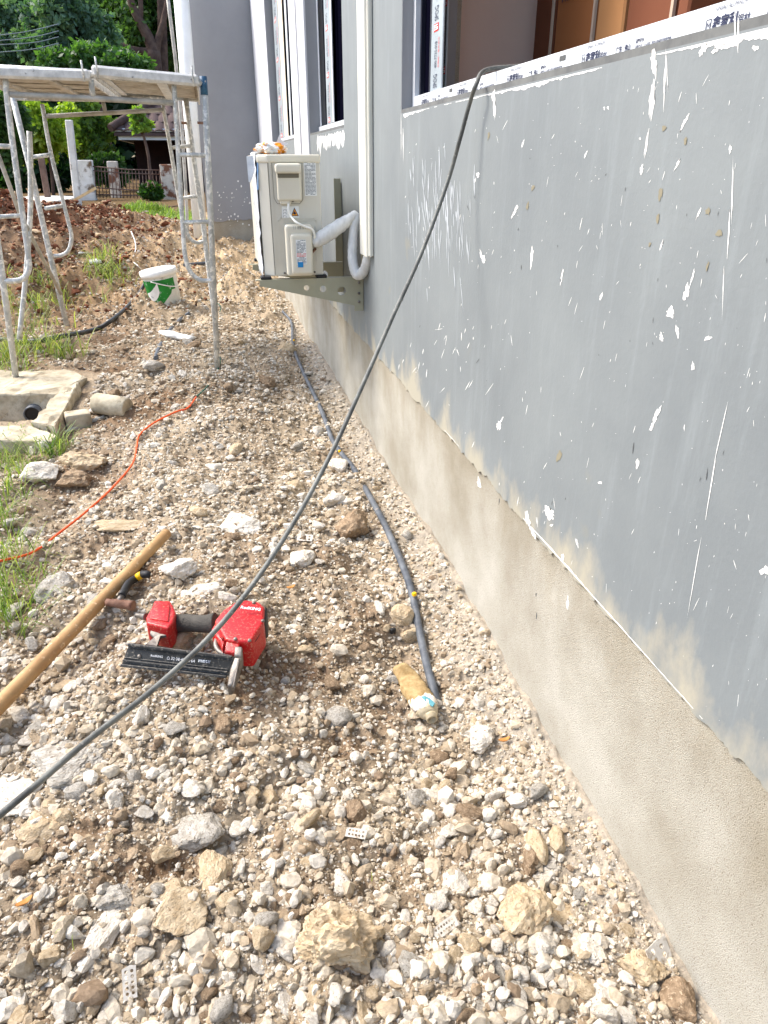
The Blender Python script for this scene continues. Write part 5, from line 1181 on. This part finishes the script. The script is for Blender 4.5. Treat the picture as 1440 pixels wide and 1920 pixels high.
# ------------------------------------------------------------------ grass
def blades(spots, per, hgt, wid, c1, c2, spread=1.):
    V_ = []; F_ = []; C_ = []; n = 0
    for cx, cy_, rx, ry in spots:
        for k in range(int(per*min(3, max(.3, rx*ry*30)))):
            a = random.uniform(0, 6.28); q_ = math.sqrt(random.random()); x = cx+rx*q_*math.cos(a); y = cy_+ry*q_*math.sin(a)
            if x > W-.1: continue
            z_ = float(gz0(x, y))-.005; h = hgt*random.uniform(.45, 1.3); b = random.uniform(0, 6.28); lean = random.uniform(.25, 1.2)*h*spread; w_ = wid*random.uniform(.6, 1.2)
            dx, dy = math.cos(b), math.sin(b); sxn, syn = -dy*w_/2, dx*w_/2; t_ = random.random(); c = [c1[i]*(1-t_)+c2[i]*t_ for i in range(3)]
            for j, (u, zz_, ww) in enumerate(((0, 0, 1), (.25, .5, .9), (.62, .85, .65), (1, .9-.35*lean/h*.6, .08))):
                px_, py_ = x+dx*lean*u, y+dy*lean*u; V_ += [(px_-sxn*ww, py_-syn*ww, z_+h*zz_), (px_+sxn*ww, py_+syn*ww, z_+h*zz_)]
            F_ += [(n, n+1, n+3, n+2), (n+2, n+3, n+5, n+4), (n+4, n+5, n+7, n+6)]; n += 8; C_ += [c]*8
    return np.array(V_), np.array(F_), np.array(C_)
def grass_obj(lab, pxs, per, hgt, wid, c1=rgb(74, 104, 34), c2=rgb(166, 180, 92), spread=1.):
    sp_ = []
    for px, py, rx, ry in pxs: p = G(px, py); sp_.append((p.x, p.y, rx, ry))
    V_, F_, C_ = blades(sp_, per, hgt, wid, c1, c2, spread); o = mesh_obj('grass', np_mesh('grass', V_, F_, C_), M['grass']); tag(o, lab, 'grass', kind='stuff'); return o
G1, G2 = rgb(66, 100, 34), rgb(160, 172, 90)
def tufts(zone, n, r0, r1, seed):
    r_ = random.Random(seed); out = []
    for k in range(n):
        px, py, sx_, sy_ = r_.choice(zone); out.append((r_.gauss(px, sx_), r_.gauss(py, sy_), r_.uniform(r0, r1), r_.uniform(r0, r1)))
    return out
grass_obj('green grass tufts at the left edge beside the wooden stick', tufts([(15, 960, 22, 40), (25, 1010, 18, 30), (5, 1110, 18, 40), (12, 1180, 16, 14), (50, 885, 30, 20), (10, 880, 20, 30), (30, 1090, 26, 30)], 60, .02, .06, 1), 28, .115, .004, G1, G2, 1.5)
grass_obj('grass sprouting around the concrete pit', tufts([(25, 838, 26, 8), (80, 842, 20, 8), (30, 860, 30, 14), (110, 852, 10, 6)], 30, .02, .06, 2), 34, .10, .005, G1, G2, 1.4)
grass_obj('grass on the soil between the scaffold posts', tufts([(50, 665, 34, 10), (110, 668, 26, 6), (40, 600, 26, 20), (80, 580, 30, 26), (60, 540, 30, 14), (192, 508, 16, 14), (215, 512, 12, 16), (15, 690, 16, 12)], 95, .03, .11, 3), 30, .17, .007, G1, rgb(172, 176, 104), 1.5)
grass_obj('bright grass patch behind the soil heap', [(300, 412, .7, .6), (335, 422, .5, .6), (275, 402, .5, .5), (345, 436, .35, .4)], 500, .12, .012, rgb(84, 116, 40), rgb(150, 168, 84))
grass_obj('few straw blades in the foreground rubble', [(130, 1760, .03, .03), (1110, 1690, .05, .06), (700, 1640, .05, .05), (1100, 1720, .04, .03)], 10, .03, .002)

# ------------------------------------------------------------------ background: road, lumber, fence, house, trees, power lines
o = prism('path', [(*G(20, 388)[:2], 0) if 0 else tuple(G(22, 386, .05)), tuple(G(115, 378, .05)), tuple(G(150, 371, .05)), tuple(G(100, 369, .05)), tuple(G(10, 373, .05))], (0, 0, .03), M['road']); tag(o, kind='structure')
YB = 21.
gb = lambda px, py, Y=YB: onY(px, py, Y)
o = prism('lumber_plank', [gb(112, 388, 15), gb(115, 392, 15), gb(180, 355, 15), gb(178, 350, 15)], (0, .12, 0), M['lumber']); tag(o, 'long pale plank propped on the soil before the white post', 'plank')
def post(name, pxt, pyt, pxb, pyb, w_, Y, m_, lab, cat='post', group=None, d_=None):
    a = gb(pxb, pyb, Y); b = gb(pxt, pyt, Y); d_ = d_ or w_
    bm = bmesh.new(); V_ = [bm.verts.new((c.x+sx_*w_/2, Y+syy*d_/2, c.z)) for c in (a-Vector((0, 0, .3)), b) for sx_, syy in ((-1, -1), (1, -1), (1, 1), (-1, 1))]
    for f in ((0, 3, 2, 1), (4, 5, 6, 7), (0, 1, 5, 4), (1, 2, 6, 5), (2, 3, 7, 6), (3, 0, 4, 7)): bm.faces.new([V_[i] for i in f])
    bmesh.ops.bevel(bm, geom=bm.edges[:], offset=.015, segments=1, affect='EDGES'); o = from_bm(name, bm, m_); tag(o, lab, cat, group); return o
post('white_post', 129, 225, 143, 366, .15, 19, M['pillar'], 'tall white square post left of the gate pillars')
post('gate_pillar', 158, 300, 165, 366, .36, YB, M['pillar'], 'stained white gate pillar next to the tall white post', 'pillar', 'pillars of the old gate')
post('gate_pillar', 312, 308, 319, 374, .34, YB, M['pillar2'], 'rust-stained gate pillar right of the iron gate', 'pillar', 'pillars of the old gate')
post('gate_pillar', 210, 302, 217, 360, .26, YB+1.2, M['pillar2'], 'greyish pillar half hidden behind the iron gate', 'pillar', 'pillars of the old gate')
post('leaning_post', 76, 290, 88, 364, .13, 20, M['iron'], 'brown-grey post standing in the shade at left', 'post')
gt = thing('iron_gate', gb(240, 365), 'rusty iron gate of thin upright bars between the old pillars', 'gate')
tl, tr, bl, brr = gb(176, 318), gb(306, 327), gb(180, 372), gb(306, 376)
tube('rail', [gb(174, 312), gb(240, 318), gb(305, 319)], .016, M['iron'], gt, 6); tube('rail', [gb(174, 320), gb(240, 325), gb(305, 327)], .016, M['iron'], gt, 6)
tube('rail', [gb(180, 352), gb(305, 360)], .016, M['iron'], gt, 6); tube('rail', [gb(180, 364), gb(305, 369)], .016, M['iron'], gt, 6)
for k in range(20):
    a = 180+k*6.4; tube('bar', [gb(a-3, 314+(a-174)*.05), gb(a+1, 372)], .011, M['iron'], gt, 5)
# neighbour's tiled house
YH = 25.
nh = thing('tiled_house', gb(300, 330, YH), "low house with a brown tiled roof and white fascia behind the gate", 'building')
e0, e1 = gb(218, 255, YH), gb(375, 252, YH)
box('fascia', (e0.x, YH, e0.z-.10), (e1.x+3, YH+.06, e0.z+.11), M['fascia'], nh); box('fascia_strip', (e0.x-.05, YH-.05, e0.z+.115), (e1.x+3, YH+.05, e0.z+.20), M['fascia'], nh)
prism('hip_side', [(e0.x, YH, e0.z-.10), (e0.x, YH+7, e0.z-.10), (e0.x, YH+7, e0.z+.1), (e0.x, YH, e0.z+.1)], (.05, 0, 0), M['fascia'], nh)
box('wall', (e0.x+.3, YH+2.2, -.3), (e1.x+3, YH+2.4, e0.z-.02), M['maroon'], nh); box('soffit', (e0.x+.06, YH+.07, e0.z-.09), (e1.x+3, YH+7, e0.z-.03), M['dark'], nh)  # wall and soffit coloured dark to give the porch its shade
box('porch_wall', (gb(337, 300, YH).x, YH+.8, -.3), (e1.x+3, YH+1., e0.z-.1), M['maroon'], nh)
slope = .62; rise = lambda d_: e0.z+.2+d_*slope
prism('roof', [(e0.x-.05, YH-.1, rise(-.1)-.06), (e1.x+3, YH-.1, rise(-.1)-.06), (e1.x+3, YH+3.4, rise(3.4)-.06), (e0.x+3.4, YH+3.4, rise(3.4)-.06)], (0, 0, -.08), M['tile'], nh)
tm = None
for r_ in range(9):
    for c in range(16):
        x = e0.x+.10+c*.285+(r_ % 2)*.14; d_ = r_*.36
        if x < e0.x+d_*1.0: continue
        if tm is None:
            bm = bmesh.new(); vs = []
            for j in range(2):
                for k in range(7):
                    a = -.5+k/6; vs.append(bm.verts.new((a*.29, j*.40, math.cos(a*math.pi)*.055+j*.40*slope-.0*j)))
            for k in range(6): bm.faces.new((vs[k], vs[k+1], vs[k+8], vs[k+7]))
            ex = bmesh.ops.extrude_face_region(bm, geom=bm.faces[:]); bmesh.ops.translate(bm, verts=[v for v in ex['geom'] if isinstance(v, bmesh.types.BMVert)], vec=(0, 0, -.022))
            o = from_bm('roof_tile', bm, M['tile'], nh); tm = o.data
        else: o = mesh_obj('roof_tile', tm, None, nh)
        o.matrix_parent_inverse = Matrix.Identity(4); o.location = Vector((x, YH-.12+d_, rise(d_-.12)+random.uniform(-.006, .006)))-nh.location
tube('ridge_tile', [(e0.x-.12, YH-.16, e0.z+.20), (e0.x+.9, YH+.9, e0.z+.86), (e0.x+3.4, YH+3.4, e0.z+2.45)], .11, M['tile'], nh, 10)

def foliage(center, radius, n, leaf, c1, c2, seed=0, clumps=40, hollow=.35):
    r_ = np.random.default_rng(seed); C0 = np.array(center); RR = np.array(radius)
    d_ = r_.normal(size=(clumps, 3)); d_ /= np.linalg.norm(d_, axis=1)[:, None]; cc = C0+d_*RR*(hollow+(1-hollow)*r_.random((clumps, 1))**.6)
    k = r_.integers(0, clumps, n); cr = (.22+.16*r_.random(clumps))*RR.mean()
    o_ = r_.normal(size=(n, 3)); o_ /= np.linalg.norm(o_, axis=1)[:, None]; P_ = cc[k]+o_*(cr[k]*r_.random(n)**.45)[:, None]
    a = r_.normal(size=(n, 3)); a[:, 2] -= .5; a /= np.linalg.norm(a, axis=1)[:, None]; b = np.cross(a, r_.normal(size=(n, 3))); b /= np.linalg.norm(b, axis=1)[:, None]
    L_ = (leaf*r_.uniform(.6, 1.4, n))[:, None]; Wd = L_*.28
    V_ = np.stack([P_, P_+a*L_*.5+b*Wd, P_+a*L_, P_+a*L_*.5-b*Wd], 1).reshape(-1, 3); F_ = np.arange(4*n).reshape(-1, 4)
    ct = r_.random(clumps)[k]*.6+r_.random(n)*.4; col = np.array(c1)[None]*(1-ct[:, None])+np.array(c2)[None]*ct[:, None]
    return V_, F_, np.repeat(col, 4, 0)
def limbs(paths):
    V_ = []; F_ = []
    for P_, rs in paths:
        P_ = catmull(P_, 4); rs = list(np.interp(np.linspace(0, 1, len(P_)), np.linspace(0, 1, len(rs)), rs)); v, f = tube_vt(P_, rs, 9); o_ = len(V_); V_ += [tuple(q_) for q_ in v]; F_ += [tuple(i+o_ for i in ff) for ff in f]
    me = bpy.data.meshes.new('trunk'); me.from_pydata(V_, [], F_); me.shade_smooth(); return me
def tree(px, py, Y, rpx, rpy, n, leaf, c1, c2, label, seed, trunkpx=None, clumps=50, group='trees behind the scaffold', name='tree', cat='tree', depth=None, paths=None, hollow=.35):
    c = gb(px, py, Y); s = (c-CO).dot(Vector((sy*cp, cy*cp, -sp)))/F; base = Vector((c.x, c.y, float(g_base(c.x, c.y))))
    t = thing(name, base, label, cat, group)
    V_, F_, C_ = foliage(c, (rpx*s, depth or rpx*s*.7, rpy*s), n, leaf, c1, c2, seed, clumps, hollow); mesh_obj('crown', np_mesh('crown', V_, F_, C_), M['leaf'], t)
    k_ = .35 if name == 'bush' else 1.
    if paths is None:
        paths = [([base-Vector((0, 0, .3)), base.lerp(c, .5)+Vector((.1, 0, 0)), c, c+Vector((.3, 0, rpy*s*.6))], [k_*.16, k_*.12, k_*.08, k_*.03])]
        for k in range(4):
            a = seed+k*1.7; paths.append(([c.lerp(base, .2), c+Vector((math.cos(a)*rpx*s*.35, math.sin(a)*.3, .2)), c+Vector((math.cos(a)*rpx*s*.7, math.sin(a)*.6, rpy*s*.4))], [k_*.07, k_*.05, k_*.02]))
    mesh_obj('trunk', limbs(paths), M['bark'], t); return t
g_dk = (rgb(12, 34, 20), rgb(46, 80, 44)); g_md = (rgb(30, 62, 30), rgb(92, 126, 64)); g_lt = (rgb(66, 98, 34), rgb(142, 168, 66)); g_bl = (rgb(44, 80, 62), rgb(122, 150, 124)); g_yl = (rgb(98, 128, 30), rgb(172, 190, 70))
YT = 36.
tp = [([gb(291, 236, YT), gb(290, 200, YT), gb(290, 140, YT), gb(288, 95, YT)], [.40, .36, .32, .27]),
      ([gb(289, 100, YT), gb(278, 70, YT), gb(262, 40, YT), gb(247, 8, YT), gb(240, -30, YT)], [.26, .22, .18, .15, .12]),
      ([gb(289, 98, YT), gb(262, 96, YT), gb(238, 90, YT), gb(220, 82, YT), gb(190, 84, YT)], [.16, .15, .13, .11, .07]),
      ([gb(292, 105, YT), gb(296, 75, YT), gb(305, 45, YT), gb(312, 10, YT), gb(318, -30, YT)], [.17, .14, .12, .10, .08]),
      ([gb(308, 236, YT+.5), gb(307, 180, YT+.5), gb(305, 90, YT+.5), gb(302, -20, YT+.5)], [.25, .23, .20, .17]),
      ([gb(262, 40, YT), gb(264, 15, YT), gb(262, -20, YT)], [.12, .1, .08])]
tree(250, 20, YT+2.2, 120, 125, 25500, 0.216, g_dk[0], g_md[1], 'big dark-trunked tree with forked limbs rising behind the scaffold', 1, paths=tp, clumps=70, depth=1.9)
tree(130, 70, 33, 80, 85, 20400, 0.216, g_bl[0], g_bl[1], 'broad blue-green tree left of the forked tree', 2, clumps=60)
tree(175, 122, 29, 95, 24, 10200, 0.187, g_dk[1], g_md[1], 'leafy mid-green crown just above the scaffold boards', 3)
tree(25, 78, 38, 60, 60, 11900, 0.245, g_md[0], g_bl[1], 'lighter tree at the left edge behind the power lines', 4)
tree(8, 22, 46, 34, 60, 8500, 0.288, g_dk[0], g_bl[0], 'tall bluish tree in the top left corner', 5)
tree(345, 60, 44, 50, 130, 10200, 0.202, g_lt[0], g_yl[1], 'yellow-green tree showing behind the bamboo pole', 6)
tree(75, 240, 24, 66, 58, 11900, 0.158, g_yl[0], g_yl[1], 'bright yellow-green feathery bush seen under the scaffold board', 7, name='bush', cat='bush', group='bushes behind the scaffold')
tree(158, 245, 27, 52, 50, 13600, 0.158, g_dk[1], g_lt[1], 'mid-green bush behind the tall white post', 8, name='bush', cat='bush', group='bushes behind the scaffold')
tree(262, 222, 23, 24, 17, 1360, 0.144, g_md[1], g_lt[1], 'leafy branch hanging in front of the tiled roof', 9, name='bush', cat='bush', group='bushes behind the scaffold', clumps=14)
tree(10, 240, 22, 40, 60, 7650, 0.173, g_dk[0], g_md[1], 'dark bush at the left edge under the scaffold', 10, name='bush', cat='bush', group='bushes behind the scaffold')
tree(200, 318, 24, 34, 26, 8500, 0.144, g_dk[0], g_md[1], 'shaded shrub behind the iron gate', 11, name='bush', cat='bush', group='bushes behind the scaffold')
tree(283, 358, 20.4, 18, 16, 2550, 0.101, g_md[0], g_lt[0], 'small shrub at the foot of the rust-stained pillar', 12, name='bush', cat='bush', group='bushes behind the scaffold')
tree(45, 315, 27, 80, 40, 8500, 0.187, g_dk[0], g_dk[1], 'very dark hedge at left below the bright bush', 13, name='bush', cat='bush', group='bushes behind the scaffold')
# far wood behind everything
VV = []; FF = []; CC = []; off = 0
for k in range(16):
    if k in (1, 2, 3): continue
    c = gb(-80+k*32, 150+random.uniform(-60, 60)+(150 if -60+k*32 < 110 else 0), 52+random.uniform(-5, 6)); V_, F_, C_ = foliage(c, (4.2, 2.5, 5.2), 3400, .55, g_dk[0], g_dk[1], 60+k, 26, .1)
    VV.append(V_); FF.append(F_+off); CC.append(C_); off += len(V_)
o = mesh_obj('woodland', np_mesh('woodland', np.concatenate(VV), np.concatenate(FF), np.concatenate(CC)), M['leaf']); tag(o, 'dark woodland filling the distance behind the trees', 'woodland', kind='stuff')
for i, (a, b, sag) in enumerate(((66, 54, 2), (76, 67, 2), (84, 78, 2), (98, 90, 2))):
    o = tube('power_line', [gb(-60, a+7, 26), gb(0, a, 26), gb(40, (a+b)/2+1, 26.2), gb(75, b, 26.5), gb(110, b-9, 27)], .013, M['wire'], None, 5, 4); tag(o, ('topmost', 'second highest', 'second lowest', 'lowest')[i]+' of the four power lines crossing the trees at top left', 'power line', 'power lines at top left')
print('done')
